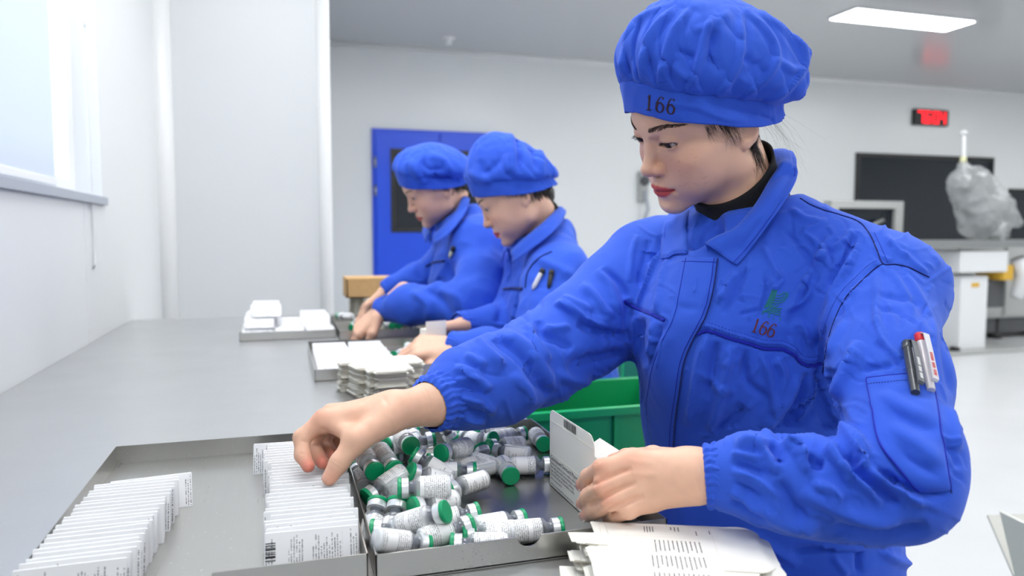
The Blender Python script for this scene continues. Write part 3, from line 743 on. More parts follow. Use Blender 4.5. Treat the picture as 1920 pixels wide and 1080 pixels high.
def build_carton_stack(x, y, z, rz, count, th, label_fn, group, seed, spread=.005, printed=True, rot=.04):
    rng = random.Random(seed); me = uv_plate('carton', BLANK, th * .8, None); me.materials.append(MATS['board']); me.materials.append(MATS['board_edge'])
    for i in range(count):
        o = bpy.data.objects.new('flattened_carton', me); COL.objects.link(o)
        s_ = 1.0 if i < count - 1 else 0.0
        o.location = (x + rng.gauss(0, spread) * s_ - (1.6 * spread * s_ if i % 7 < 3 else 0), y + rng.gauss(0, spread) * s_, z + i * th)
        o.rotation_euler = (0, 0, rz + rng.gauss(0, rot) * s_ + (2 * rot if (i // 6) % 2 and s_ else 0))
        tag(o, label_fn(count - 1 - i), 'carton', group)
        if i == count - 1 and printed:
            rows = MB(); r2 = random.Random(2)
            def block(u0, u1, v0, v1, nrow, pitch_dir):
                for k in range(nrow):
                    v = v0 + (v1 - v0) * k / nrow; u = u0; end = u0 + (u1 - u0) * r2.uniform(.72, 1)
                    while u < end:
                        wl = r2.uniform(.0012, .0042)
                        q = [(u, v), (min(u + wl, end), v), (min(u + wl, end), v + .0009), (u, v + .0009)]
                        rows.raw([(a, b, th * .8 + .00015) for a, b in q], [(0, 1, 2, 3)]); u += wl + .0007
            # text columns run across the carton, so lines go along -v: built as short bars along v
            def vblock(u0, u1, v0, v1, ncol):
                for k in range(ncol):
                    u = u0 + (u1 - u0) * k / ncol; v = v0; end = v0 + (v1 - v0) * r2.uniform(.7, 1)
                    while v > end:
                        wl = r2.uniform(.0012, .0042)
                        q = [(u, v), (u + .0009, v), (u + .0009, max(v - wl, end)), (u, max(v - wl, end))]
                        rows.raw([(a, b, th * .8 + .00015) for a, b in q], [(3, 2, 1, 0)]); v -= wl + .0007
            vblock(.044, .086, -.034, -.060, 11); vblock(.040, .086, -.066, -.092, 12); vblock(.040, .086, -.098, -.126, 12)
            vblock(.036, .046, -.004, -.018, 4); vblock(.060, .070, -.003, -.013, 3); vblock(.082, .084, -.010, -.020, 1); vblock(.094, .096, -.008, -.018, 1)
            rows.obj('print', MATS['ink_black'], o)['label'] = 'columns of small dark print'
            cr = MB()
            for a, b in (((.006, -.0265), (.096, -.0265)), ((.096, -.002), (.096, -.088)), ((.02, -.026), (.02, -.10)), ((.022, -.096), (.096, -.096))):
                d = Vector((b[0] - a[0], b[1] - a[1], 0)).normalized(); nn = Vector((-d.y, d.x, 0)) * .0002
                q = [Vector((*a, th * .8 + .0001)) + nn, Vector((*b, th * .8 + .0001)) + nn, Vector((*b, th * .8 + .0001)) - nn, Vector((*a, th * .8 + .0001)) - nn]; cr.raw(q, [(0, 1, 2, 3)])
            cr.obj('crease', MATS['board_edge'], o)
    return z + count * th
def build_held_carton():
    """open carton standing in the tray, lid panel raised"""
    x0, x1, y0, y1, zb = .300, .343, .690, .822, TZ + .0020
    root = empty('open_carton', ((x0 + x1) / 2, (y0 + y1) / 2, zb), label='open white carton with barcode held upright in the tray', cat='carton')
    inv = Matrix.Translation((-(x0 + x1) / 2, -(y0 + y1) / 2, -zb)); t = .0006; hb = .040
    def add(mb, name, m, par=None):
        o = mb.obj(name, m, par or root); o.matrix_parent_inverse = inv if par is None else Matrix.Identity(4); return o
    add(MB().box((x0, y0, zb), (x1, y1, zb + t)), 'bottom_panel', MATS['board'])
    add(MB().box((x1 - t, y0, zb), (x1, y1, zb + hb)), 'back_panel', MATS['board'])
    add(MB().box((x0, y0, zb), (x1, y0 + t, zb + hb)), 'end_panel', MATS['board'])
    add(MB().box((x0, y1 - t, zb), (x1, y1, zb + hb)), 'end_panel', MATS['board'])
    # front wall, lid and tuck flap in one plane, rounded at the top
    top = zb + .0925
    def xat(z): return x0
    outl = [(y0, zb), (y1, zb), (y1, zb + .080)] + [(y1 - .010 + .010 * math.cos(a), zb + .082 + .010 * math.sin(a)) for a in np.linspace(0, math.pi / 2, 6)] + [(y0 + .014 - .014 * math.sin(a), zb + .0785 + .014 * math.cos(a)) for a in np.linspace(0, math.pi / 2, 6)]
    V = [(xat(z), y, z) for y, z in outl] + [(xat(z) + t, y, z) for y, z in outl]; n = len(outl)
    fp = add(MB().raw(V, [tuple(range(n)), tuple(range(2 * n - 1, n - 1, -1))] + [(i, n + i, n + (i + 1) % n, (i + 1) % n) for i in range(n)]), 'front_panel', MATS['board'])
    ff = fp
    cr = MB()
    for z in (zb + hb, zb + .079): cr.box((xat(z) - .00025, y0 + .001, z - .0002), (xat(z) - .00005, y1 - .001, z + .0002))
    add(cr, 'crease', MATS['board_edge'], fp)
    # second lid flap leaning out over the back
    add(MB().raw([(x1, y0 + .004, zb + hb), (x1, y1 - .004, zb + hb), (x1 + .018, y1 - .008, zb + hb + .013), (x1 + .018, y0 + .008, zb + hb + .013), (x1, y0 + .004, zb + hb + t), (x1, y1 - .004, zb + hb + t), (x1 + .018, y1 - .008, zb + hb + .013 + t), (x1 + .018, y0 + .008, zb + hb + .013 + t)], [(0, 1, 2, 3), (7, 6, 5, 4), (0, 4, 5, 1), (1, 5, 6, 2), (2, 6, 7, 3), (3, 7, 4, 0)]), 'dust_flap', MATS['board'])
    # barcode
    rng = random.Random(9); mb = MB(); y = y1 - .047
    while y > y1 - .082:
        w = rng.choice((.0006, .0009, .0015)); z0, z1 = zb + .0815, zb + .0905
        mb.raw([(xat(z0) - .0004, y, z0), (xat(z0) - .0004, y - w, z0), (xat(z1) - .0004, y - w, z1), (xat(z1) - .0004, y, z1)], [(0, 1, 2, 3)]); y -= w + rng.choice((.0009, .0014))
    add(mb, 'barcode', MATS['ink_black'], fp)
    # print
    def text(body, size, yy, zz, m, extrude=0):
        cu = bpy.data.curves.new('print', 'FONT'); cu.body = body; cu.size = size
        tmp = bpy.data.objects.new('tmp', cu); COL.objects.link(tmp); dg = bpy.context.evaluated_depsgraph_get(); me = bpy.data.meshes.new_from_object(tmp.evaluated_get(dg)); bpy.data.objects.remove(tmp)
        me.name = 'print'; me.transform(Matrix.Translation((x0 - .0005, yy, zz)) @ Matrix.Rotation(-math.pi / 2, 4, 'Z') @ Matrix.Rotation(math.pi / 2, 4, 'X'))
        me.materials.clear(); me.materials.append(m); o = link('print', me, None, fp); o.matrix_parent_inverse = Matrix.Identity(4)
    text('Gancicloved Demsund Pharma Viên', .0072, y1 - .004, zb + .0325, MATS['ink_black'])
    for k, s_ in enumerate(('Cloves di Thaemia di daron andely, cadiloraly', 'Slane odd agrorendills dimenulistatum, and tham dihole', 'Caps e Piracetp di collageman, suldburg', 'Yere di Pharmastp all uramability, cadera')): text(s_, .0046, y1 - .004, zb + .0275 - .0044 * k, MATS['ink_black'])
    text('cadorem-temptopropathon', .0034, y1 - .004, zb + .0095, MATS['ink_black']); text('Gambidan co aquabylabantPharmeyncoguam dladame', .0034, y1 - .004, zb + .0032, MATS['ink_black'])
def build_cartons():
    top = TZ + .0005
    build_carton_stack(.2835, .627, top, math.radians(-24.5), 30, .00100, lambda k: 'printed flattened white carton on top of the near stack' if k == 0 else 'blank flattened white carton in the near stack, %s from the top' % ORD[k], 'flattened cartons in the near stack', 5)
    build_carton_stack(.118, 1.492, top, math.radians(3), 30, .00185, lambda k: 'flattened white carton in the stack by the middle tray, %s from the top' % ORD[k], 'flattened cartons by the middle tray', 6, .0018, False, .008)
    build_carton_stack(.255, 2.86, top, math.radians(0), 24, .0030, lambda k: 'flattened white carton under the brown box, %s from the top' % ORD[k], 'flattened cartons under the brown box', 7, .0018, False, .008)
    # brown box on the far stack
    b = empty('cardboard_box', (.335, 2.79, TZ + .0735), label='small brown cardboard box on a stack of white cartons at the far table end', cat='box')
    w, d, h, t = .118, .085, .066, .004
    for nm, lo, hi in (('bottom', (-w, -d, 0), (w, d, t)), ('side', (-w, -d, 0), (w, -d + t, h)), ('side', (-w, d - t, 0), (w, d, h)), ('end', (-w, -d, 0), (-w + t, d, h)), ('end', (w - t, -d, 0), (w, d, h))): MB().box(lo, hi).obj(nm, MATS['cardboard'], b)
    MB().box((-w, -d, h), (w, 0.0, h + t)).obj('flap', MATS['cardboard'], b); MB().box((-w, 0.001, h), (w, d, h + t)).obj('flap', MATS['cardboard'], b)
    # open carton on the floor at the right edge
    b = empty('cardboard_box', (1.70, .90, 0), rz=math.radians(-12), label='white-lined cardboard box with open flaps on the floor behind the nearest packer', cat='box')
    w, d, h, t = .27, .20, .33, .006
    for nm, lo, hi in (('bottom', (-w, -d, 0), (w, d, t)), ('side', (-w, -d, 0), (w, -d + t, h)), ('side', (-w, d - t, 0), (w, d, h)), ('end', (-w, -d, 0), (-w + t, d, h)), ('end', (w - t, -d, 0), (w, d, h))): MB().box(lo, hi).obj(nm, MATS['cardboard_white'], b)
    def flap(p0, p1, p2, p3, m):
        nn = (Vector(p1) - Vector(p0)).cross(Vector(p3) - Vector(p0)).normalized() * t
        V = [Vector(p) for p in (p0, p1, p2, p3)]; V += [v + nn for v in V]
        MB().raw(V, [(3, 2, 1, 0), (4, 5, 6, 7), (0, 1, 5, 4), (1, 2, 6, 5), (2, 3, 7, 6), (3, 0, 4, 7)]).obj('flap', m, b)
    flap((-w, -d, h), (-w, d, h), (-w - .05, d, h + .17), (-w - .05, -d, h + .17), MATS['cardboard_white']); flap((-w, d, h), (w, d, h), (w, d + .10, h + .12), (-w, d + .10, h + .12), MATS['cardboard_white'])
    flap((w, d, h), (w, -d, h), (w + .12, -d, h + .10), (w + .12, d, h + .10), MATS['cardboard_brown']); flap((w, -d, h), (-w, -d, h), (-w, -d - .13, h - .08), (w, -d - .13, h - .08), MATS['cardboard_white'])
    MB().box((-.2, -.14, .02), (.2, .14, .30)).obj('contents', MATS['cardboard_brown'], b)
def build_crate():
    c = empty('plastic_crate', (.62, 1.455, 0), label='green plastic crate standing between the nearest and the middle packer', cat='crate')
    w, d, z0, z1, t = .20, .13, .42, .742, .006
    def add(lo, hi, nm, bev=.002): MB().box(lo, hi, bev=bev).obj(nm, MATS['green_plastic'], c)
    add((-w, -d, z0), (w, d, z0 + t), 'crate_floor'); add((-w, -d, z0), (w, -d + t, z1), 'crate_side'); add((-w, d - t, z0), (w, d, z1), 'crate_side'); add((-w, -d, z0), (-w + t, d, z1), 'crate_end'); add((w - t, -d, z0), (w, d, z1), 'crate_end')
    rim = MB()
    for lo, hi in (((-w - .012, -d - .012, z1 - .014), (w + .012, -d, z1)), ((-w - .012, d, z1 - .014), (w + .012, d + .012, z1)), ((-w - .012, -d, z1 - .014), (-w, d, z1)), ((w, -d, z1 - .014), (w + .012, d, z1))): rim.box(lo, hi)
    rim.obj('rim', MATS['green_plastic'], c)
    for k in (-.12, 0, .12): add((k - .004, -d - .006, z0), (k + .004, -d, z1 - .014), 'rib', 0)
    # the trolley the crate stands on
    s = empty('crate_stand', (.62, 1.455, 0), label='low steel stand under the green plastic crate', cat='stand')
    MB().box((-w, -d, z0 - .02), (w, d, z0 - .001), bev=.003).obj('shelf', MATS['steel_dull'], s)
    for x in (-w + .03, w - .03):
        for y in (-d + .03, d - .03): MB().lathe([(.014, 0), (.014, z0 - .02)], 10, Matrix.Translation((x, y, 0))).obj('leg', MATS['steel_dull'], s, True)
def build_stool(x, y, rz, z, label, back=False):
    s = empty('stool' if not back else 'chair', (x, y, 0), rz=rz, label=label, cat='stool' if not back else 'chair', group='seats of the packers')
    MB().lathe([(.0, z - .035), (.15, z - .035), (.165, z - .025), (.165, z - .008), (.15, z), (.0, z)], 28, cap0=False, cap1=False).obj('seat', MATS['green_plastic'], s, True)
    for k in range(4):
        a = math.pi / 4 + k * math.pi / 2; MB().tube([(.11 * math.cos(a), .11 * math.sin(a), z - .03), (.2 * math.cos(a), .2 * math.sin(a), 0.0)], .014, 8).obj('leg', MATS['steel_dull'], s, True)
    MB().tube([(.165 * math.cos(a), .165 * math.sin(a), .2) for a in np.linspace(0, 2 * math.pi, 24, endpoint=False)], .008, 6, closed=True).obj('foot_ring', MATS['steel_dull'], s, True)
    if back:
        for sy in (-1, 1): MB().tube([(.13, sy * .10, z - .02), (.17, sy * .11, z + .1), (.185, sy * .11, z + .36)], .011, 8).obj('back_post', MATS['green_plastic'], s, True)
        MB().box((.172, -.15, z + .22), (.190, .15, z + .42), bev=.008).obj('backrest', MATS['green_plastic'], s)
def build_machines():
    # packaging line along the far right wall: cabinet, conveyor, control box, bag-wrapped unit
    Y = 5.5
    def g(px, py, y=Y): return ony(px, py, y)
    cb = empty('machine_cabinet', (7.1, 6.2, 0), label='long grey machine cabinet on dark feet by the far wall', cat='cabinet')
    for k in range(3):
        MB().box((-.62 + .62 * k, -.35, .22), (-.01 + .62 * k, .35, 1.0), bev=.006).obj('cabinet_body', MATS['grey_paint'], cb)
        dr = MB().box((-.60 + .62 * k, -.365, .25), (-.03 + .62 * k, -.35, .97), bev=.004).obj('door', MATS['grey_paint'], cb); MB().box((-.10 + .62 * k, -.385, .58), (-.08 + .62 * k, -.365, .70), bev=.004).obj('handle', MATS['steel_dull'], dr)
    for x in (-.55, .0, .6, 1.15):
        for y in (-.28, .28): MB().lathe([(.06, 0), (.06, .04), (.03, .06), (.03, .22)], 14, Matrix.Translation((x, y, 0))).obj('foot', MATS['rubber_black'], cb, True)
    MB().box((-.62, -.3, .06), (1.23, .3, .22)).obj('plinth', MATS['grey_dark'], cb)
    cv = empty('conveyor', (5.95, 5.4, 0), label='steel conveyor table with white column leg and yellow sticker', cat='conveyor')
    MB().box((-.75, -.26, .965), (1.2, .26, 1.0), bev=.004).obj('belt_bed', MATS['steel_dull'], cv); MB().box((-.75, -.22, 1.0), (1.2, .22, 1.006)).obj('belt', MATS['grey_paint'], cv)
    for y in (-.25, .25): MB().box((-.75, y - .012, 1.0), (1.2, y + .012, 1.03), bev=.002).obj('side_rail', MATS['steel_dull'], cv)
    MB().box((-.18, -.22, .74), (.38, .2, .93), bev=.01).obj('drive_box', MATS['white_paint'], cv)
    lg = MB().box((-.07, -.14, .03), (.25, .14, .70), bev=.012).obj('column', MATS['white_paint'], cv)
    MB().box((.05, -.144, .60), (.14, -.141, .64)).obj('warning_sticker', MATS['yellow'], lg)
    MB().box((-.4, -.25, 0), (.62, .25, .035), bev=.006).obj('base_plate', MATS['grey_paint'], cv)
    MB().lathe([(.035, -.03), (.035, .03)], 16, Matrix.Translation((-.18, -.2, .04)) @ Matrix.Rotation(math.pi / 2, 4, 'X')).obj('caster', MATS['rubber_black'], cv, True)
    MB().box((.36, -.2, .66), (.48, .1, .80), bev=.01).obj('gear_housing', MATS['yellow'], cv)
    MB().tube([(.55, -.2, .86), (.62, -.22, .70), (.52, -.2, .50)], [.085, .10, .05], 12).obj('motor_cover', MATS['white_paint'], cv, True); MB().box((.30, -.1, .40), (.50, .12, .66), bev=.01).obj('motor', MATS['grey_dark'], cv)
    # control screen unit at the left end of the line
    sc = empty('control_unit', (5.35, 5.9, 0), label='grey framed control unit with dark screen beside the packer shoulder', cat='control unit')
    fr = MB()
    for lo, hi in (((-.42, 1.02), (.42, 1.07)), ((-.42, 1.33), (.42, 1.40)), ((-.42, 1.07), (-.34, 1.33)), ((.33, 1.07), (.42, 1.33))): fr.box((lo[0], -.06, lo[1]), (hi[0], .06, hi[1]))
    fr.obj('frame', MATS['grey_paint'], sc); MB().box((-.35, -.02, 1.06), (.34, .02, 1.34)).obj('screen', MATS['door_glass'], sc)
    MB().tube([(-.1, -.08, 1.1), (.05, -.1, 1.18), (.16, -.08, 1.22)], .018, 8).obj('arm', MATS['steel_dull'], sc, True)
    for x in (-.35, .35): MB().box((x - .03, -.03, 0), (x + .03, .03, 1.03)).obj('post', MATS['grey_paint'], sc)
    # bag-wrapped feeder on a pole
    c = P(1845, 385, 7.0)
    bg = empty('wrapped_feeder', (c[0], c[1], 0), label='machine feeder wrapped in clear crumpled plastic film on a thin pole', cat='machine')
    s = SDF((-.6, -.42, .95), (.6, .42, 2.1), .016)
    def q(px, py, dy=0.0): w = P(px, py, 7.0); return (float(w[0] - c[0]), float(w[1] - c[1] + dy), float(w[2]))
    s.cone(q(1812, 345), q(1845, 410), .15, .20, .05); s.cone(q(1845, 410), q(1868, 435), .20, .10, .06); s.cone(q(1835, 335), q(1872, 395), .10, .14, .06); s.cone(q(1880, 405), q(1905, 418), .12, .05, .06); s.cone(q(1812, 345), q(1806, 305), .10, .025, .05)
    V, Q = s.net(); N = normals(V, Q); V = V + N * ((1 - 2 * np.abs(vnoise(V, 9, 3))) * .016 + (1 - 2 * np.abs(vnoise(V, 22, 4))) * .008)[:, None]
    link('film_cover', fast_mesh('film_cover', V, Q), MATS['film'], bg, True)
    s = SDF((-.6, -.42, .95), (.6, .42, 2.1), .022); s.cone(q(1815, 350), q(1848, 412), .09, .13, .05); s.cone(q(1850, 360), q(1880, 400), .07, .08, .03)
    V, Q = s.net(); link('feeder_body', fast_mesh('feeder_body', V, Q), MATS['grey_dark'], bg, True)
    pt = q(1807, 250)
    MB().tube([q(1812, 345), q(1807, 300), pt], [.02, .018, .016], 8).obj('pole', MATS['white_paint'], bg, True); MB().lathe([(.0, -.02), (.03, -.015), (.035, .01), (.0, .03)], 14, Matrix.Translation(pt)).obj('pole_knob', MATS['white_paint'], bg, True)
    MB().lathe([(.026, -.04), (.026, .03)], 12, Matrix.Translation(q(1806, 300))).obj('tie', MATS['yellow_pale'], bg, True)
    MB().tube([q(1862, 430), q(1866, 452)], .05, 12).obj('stand', MATS['steel_dull'], bg, True)
    # hoses and small wall fixtures
    bx = empty('wall_socket', (*ony(1143, 466, BACK - .001)[:2], ony(1143, 466, BACK)[2]), label='small grey socket box on the wall behind the sleeve', cat='socket')
    MB().box((-.035, -.03, -.05), (.035, 0, .05), bev=.004).obj('housing', MATS['grey_trim'], bx); MB().box((-.02, -.033, -.03), (.02, -.03, .03)).obj('cover', MATS['grey_paint'], bx)
    wf = empty('wall_valve', tuple(ony(1203, 340, BACK - .001)), label='grey wall fitting with short hose beside the packer face', cat='wall fitting')
    MB().box((-.05, -.06, -.22), (.05, 0, .10), bev=.01).obj('body', MATS['grey_paint'], wf); MB().tube([(0, -.07, -.1), (.03, -.1, -.3), (-.02, -.05, -.5)], .02, 8).obj('hose', MATS['grey_trim'], wf, True); MB().lathe([(.05, 0), (.05, .03)], 14, Matrix.Translation((0, -.06, .0)) @ Matrix.Rotation(math.pi / 2, 4, 'X')).obj('knob', MATS['grey_dark'], wf, True)
mat('yellow_pale', srgb(214, 214, 170), .5)
build_vials(); build_leaflets(); build_cartons(); build_held_carton(); build_crate(); build_machines()
# ------------------------------------------------------------------ a head (local axes in cm: x = wearer's right, y = forward, z = up; origin between the eyes' depth, eye level)
def euler_mat(yaw, pitch, roll):
    """columns = head axes in world; yaw about z, pitch>0 looks down, roll about forward"""
    cy, sy = math.cos(yaw), math.sin(yaw); cp, sp = math.cos(-pitch), math.sin(-pitch); cr, sr = math.cos(roll), math.sin(roll)
    Rz = np.array([[cy, -sy, 0], [sy, cy, 0], [0, 0, 1]])
    Rx = np.array([[1, 0, 0], [0, cp, -sp], [0, sp, cp]])
    Ry = np.array([[cr, 0, sr], [0, 1, 0], [-sr, 0, cr]])
    return Rz @ Rx @ Ry
EYE_X, EYE_Y, EYE_Z, EYE_R = 3.15, 7.15, 0.0, 1.2
LM = dict(eye_l=(-3.15, 8.3, -0.25), eye_r=(3.15, 8.3, -0.25), tip=(0, 10.75, -3.7), sub=(0, 9.3, -4.9), mouth_l=(-2.3, 8.2, -6.9),
          lip_up=(0, 9.6, -6.3), chin=(-0.6, 8.0, -10.8), lobe=(-7.0, -0.4, -4.2), brow_in=(-1.5, 9.0, 2.0), brow_out=(-5.2, 6.9, 2.1))
def head_field(h=0.13, neck=None, gaze=0.35):
    s = SDF((-9, -11.5, -19), (9, 12.5, 12), h)
    S = (-1, 1)
    s.ell((0, -0.6, 3.0), (7.45, 9.3, 7.6))                                   # cranium
    s.ell((0, 2.6, 1.2), (6.7, 6.3, 6.0), 1.5)                                # forehead / temples
    s.ell((0, 2.7, -4.2), (5.7, 5.9, 6.6), 2.0)                               # face mass
    for x in S:
        s.cone((x * 4.6, 0.4, -6.6), (x * 1.1, 7.2, -9.5), 1.75, 1.3, 1.8)     # jaw
        s.cone((x * 5.3, -0.2, -3.0), (x * 4.7, 0.3, -6.8), 1.4, 1.7, 1.6)
        s.ell((x * 3.75, 5.4, -3.4), (2.5, 2.5, 2.4), 1.6)                    # cheek
        s.ell((x * 3.3, 5.6, -6.2), (2.3, 2.4, 2.5), 1.5)                     # lower cheek
        s.cone((x * 4.8, 4.3, -1.7), (x * 5.9, 0.5, -1.6), 1.1, 0.9, 1.8)     # cheekbone
        s.ell((x * 3.9, 2.4, -4.6), (2.45, 4.0, 3.7), 1.8)                    # side of the face
        s.cone((x * 1.0, 8.05, 1.75), (x * 4.6, 6.35, 1.75), 0.75, 0.75, 1.2)  # brow
    s.ell((0, 7.7, -9.6), (1.7, 1.45, 1.35), 1.2)                             # chin
    s.ell((0, 6.5, -6.6), (3.1, 2.7, 2.6), 1.6)                              # muzzle
    for x in S:                                                               # eye sockets
        s.ell((x * 3.0, 9.3, -0.15), (1.75, 1.35, 1.0), 0.9, 's')
        s.ell((x * 1.35, 9.6, -0.5), (0.6, 1.0, 1.2), 0.7, 's')
    # nose
    s.cone((0, 7.7, 0.9), (0, 8.6, -1.2), 0.75, 0.72, 0.9)
    s.cone((0, 8.5, -1.0), (0, 9.75, -3.35), 0.72, 0.86, 0.6)
    s.ell((0, 9.85, -3.7), (0.95, 0.92, 0.8), 0.6)
    for x in S:
        s.ell((x * 1.1, 8.95, -3.95), (0.78, 0.95, 0.72), 0.55)
        s.ell((x * 2.0, 8.85, -3.7), (0.17, 0.42, 0.62), 0.38, 's')
    s.cone((0, 8.95, -4.45), (0, 8.7, -5.3), 0.5, 0.6, 0.6)
    for x in S:
        s.ell((x * 0.62, 9.2, -4.7), (0.34, 0.55, 0.32), 0.2, 's')          # nostrils
    # lips
    for x in S:
        s.chain([(0, 9.1, -6.45), (x * 0.8, 8.98, -6.4), (x * 1.6, 8.45, -6.65), (x * 2.25, 7.8, -6.92)], [0.46, 0.5, 0.4, 0.2], 0.6)
        s.chain([(0, 8.9, -7.42), (x * 0.8, 8.75, -7.4), (x * 1.6, 8.3, -7.2), (x * 2.2, 7.8, -6.98)], [0.56, 0.54, 0.4, 0.2], 0.5)
    s.cone((-0.02, 9.65, -5.2), (0, 9.75, -6.0), 0.2, 0.25, 0.35, 's')           # philtrum
    for x in S:                                                               # mouth line and corner
        s.cone((0, 9.62, -6.93), (x * 1.2, 9.22, -6.9), 0.06, 0.06, 0.2, 's')
        s.cone((x * 1.2, 9.22, -6.9), (x * 2.3, 8.3, -6.98), 0.06, 0.06, 0.2, 's')
        s.ell((x * 2.55, 8.55, -7.05), (0.2, 0.4, 0.35), 0.6, 's')
    s.ell((0, 9.4, -8.65), (1.6, 0.5, 0.4), 0.8, 's')                         # labiomental fold
    # lids
    g = gaze
    for x in S:
        s.ell((x * EYE_X, EYE_Y - 0.02, EYE_Z), (1.42, 1.36, 1.34), 0.55)
        Rm = np.array([[1, 0, 0], [0, 1, 0], [0, 0, 1.]])
        a = x * 0.10
        Rm = np.array([[math.cos(a), 0, math.sin(a)], [0, 1, 0], [-math.sin(a), 0, math.cos(a)]]).T
        s.ell((x * (EYE_X + 0.02), 8.10, -0.40), (1.62, 1.30, 0.40), 0.06, 's', R=Rm)
        s.ell((x * (EYE_X + 0.1), 8.72, 0.50), (1.6, 0.24, 0.07), 0.2, 's', R=Rm)   # lid crease
    # ears
    for x in S:
        a = x * 0.35
        Rm = np.array([[math.cos(a), -math.sin(a), 0], [math.sin(a), math.cos(a), 0], [0, 0, 1]])
        s.ell((x * 7.15, -1.2, -2.0), (0.5, 1.5, 2.2), 0.4, R=Rm)
        s.ell((x * 6.95, -0.7, -3.8), (0.5, 0.75, 0.8), 0.4)
        s.ell((x * 7.62, -1.1, -1.9), (0.42, 0.95, 1.4), 0.25, 's', R=Rm)
    # neck
    a, b = neck if neck is not None else ((0, -1.8, -5.0), (0, -4.5, -18.0))
    s.cone(a, b, 5.1, 5.3, 1.6)
    return s
def head_colors(V):
    """skin tint from local cm coordinates: lips, warm cheeks, nose and lids, freckles"""
    base = np.array(srgb(236, 190, 162)[:3]); C = np.tile(base, (len(V), 1))
    x, y, z = V[:, 0], V[:, 1], V[:, 2]; ax = np.abs(x)
    def blend(C, w, col): return C * (1 - w[:, None]) + np.array(col) * w[:, None]
    g = lambda c, r: np.exp(-(((ax - c[0]) / r[0]) ** 2 + ((y - c[1]) / r[1]) ** 2 + ((z - c[2]) / r[2]) ** 2))
    C = blend(C, 0.5 * g((3.8, 7.2, -3.4), (2.2, 3, 1.8)), srgb(222, 152, 132)[:3])
    C = blend(C, 0.45 * g((0.9, 10, -4.0), (1.3, 1.6, 0.9)), srgb(206, 132, 116)[:3])
    C = blend(C, 0.35 * g((3.2, 8.5, -0.2), (1.9, 1.5, 0.8)), srgb(180, 118, 96)[:3])
    # freckles
    rng = np.random.RandomState(4); n = 70
    fx = rng.uniform(1.2, 6.2, n) * rng.choice([-1, 1], n); fz = rng.uniform(-6.5, -1.0, n) ; fr = rng.uniform(0.05, 0.11, n)
    front = y > 5.2
    for i in range(n):
        d = ((x - fx[i]) ** 2 + (z - fz[i]) ** 2) / fr[i] ** 2
        C = blend(C, np.where(front, 0.28 * np.exp(-d), 0), srgb(150, 84, 62)[:3])
    # lips: outlines as functions of x
    up = -5.98 - 0.10 * np.exp(-(ax / 0.28) ** 2) * 1.0 - 0.40 * np.clip(ax - 0.45, 0, 3) ** 1.35 * 0.62
    lo = -8.02 + 0.145 * ax ** 2 + 0.035 * ax ** 3 * 0.5
    w = 1 / (1 + np.exp(-(up - z) / 0.05)) * 1 / (1 + np.exp(-(z - lo) / 0.06)) * (ax < 2.35) * (y > 7.4)
    C = blend(C, 0.95 * w, srgb(200, 66, 70)[:3])
    seam = np.exp(-((z + 6.93 + 0.02 * ax) / 0.09) ** 2) * (ax < 2.3) * (y > 7.4)
    C = blend(C, 0.75 * seam * w, srgb(132, 28, 38)[:3])
    C = blend(C, 0.9 * g((0.62, 9.4, -4.6), (0.3, 0.7, 0.28)), srgb(96, 48, 42)[:3])  # nostrils darkened, shade of the hollow put into the skin colour
    return C
# ------------------------------------------------------------------ people: shared builders
def hand_color(V, spots):
    base = np.array(srgb(236, 190, 162)[:3]); C = np.tile(base, (len(V), 1))
    for p, r, col, w in spots:
        d = ((V - np.asarray(p)) ** 2).sum(1) / r ** 2
        ww = (w * np.exp(-d))[:, None]; C = C * (1 - ww) + np.array(srgb(*col)[:3]) * ww
    n = vnoise(V, 160, 3)[:, None] * 0.04
    return np.clip(C * (1 + n), 0, 1)
def join_meshes(parts):
    """[(V,Q,C)] -> one V,Q,C"""
    Vs, Qs, Cs, o = [], [], [], 0
    for V, Q, C in parts:
        Vs.append(V); Qs.append(Q + o); Cs.append(C); o += len(V)
    return np.concatenate(Vs), np.concatenate(Qs), np.concatenate(Cs)

def make_eye(root, R, T, sx, gaze_pitch, gaze_yaw=0.0, sc=1.0):
    n_r, n_a = 22, 28
    V, C = [], []
    for i in range(n_r):
        t = math.pi * i / (n_r - 1)
        for k in range(n_a):
            a = 2 * math.pi * k / n_a
            bul = 0.05 * math.exp(-(t / 0.5) ** 2)
            V.append(((EYE_R + bul) * math.sin(t) * math.cos(a), (EYE_R + bul) * math.cos(t), (EYE_R + bul) * math.sin(t) * math.sin(a)))
            if t < 0.2: c = srgb(10, 8, 8)
            elif t < 0.53: c = srgb(58, 36, 24)
            elif t < 0.60: c = srgb(34, 24, 20)
            else: c = srgb(196, 180, 174)  # eye white darkened, shade of the lashes put into its colour
            C.append(c)
    V = np.array(V); Rg = euler_mat(gaze_yaw, gaze_pitch, 0)
    V = V @ Rg.T + np.array([sx * EYE_X, EYE_Y, EYE_Z])
    W = (V * 0.01 * sc) @ R.T + T
    i = np.arange(n_r - 1)[:, None]; k = np.arange(n_a)[None]; k2 = (k + 1) % n_a
    Q = np.stack([i * n_a + k, (i + 1) * n_a + k, (i + 1) * n_a + k2, i * n_a + k2], -1).reshape(-1, 4)
    me = fast_mesh('eye', W, Q); vcol(me, C)
    return link('eye', me, MATS['eye'], root, True)

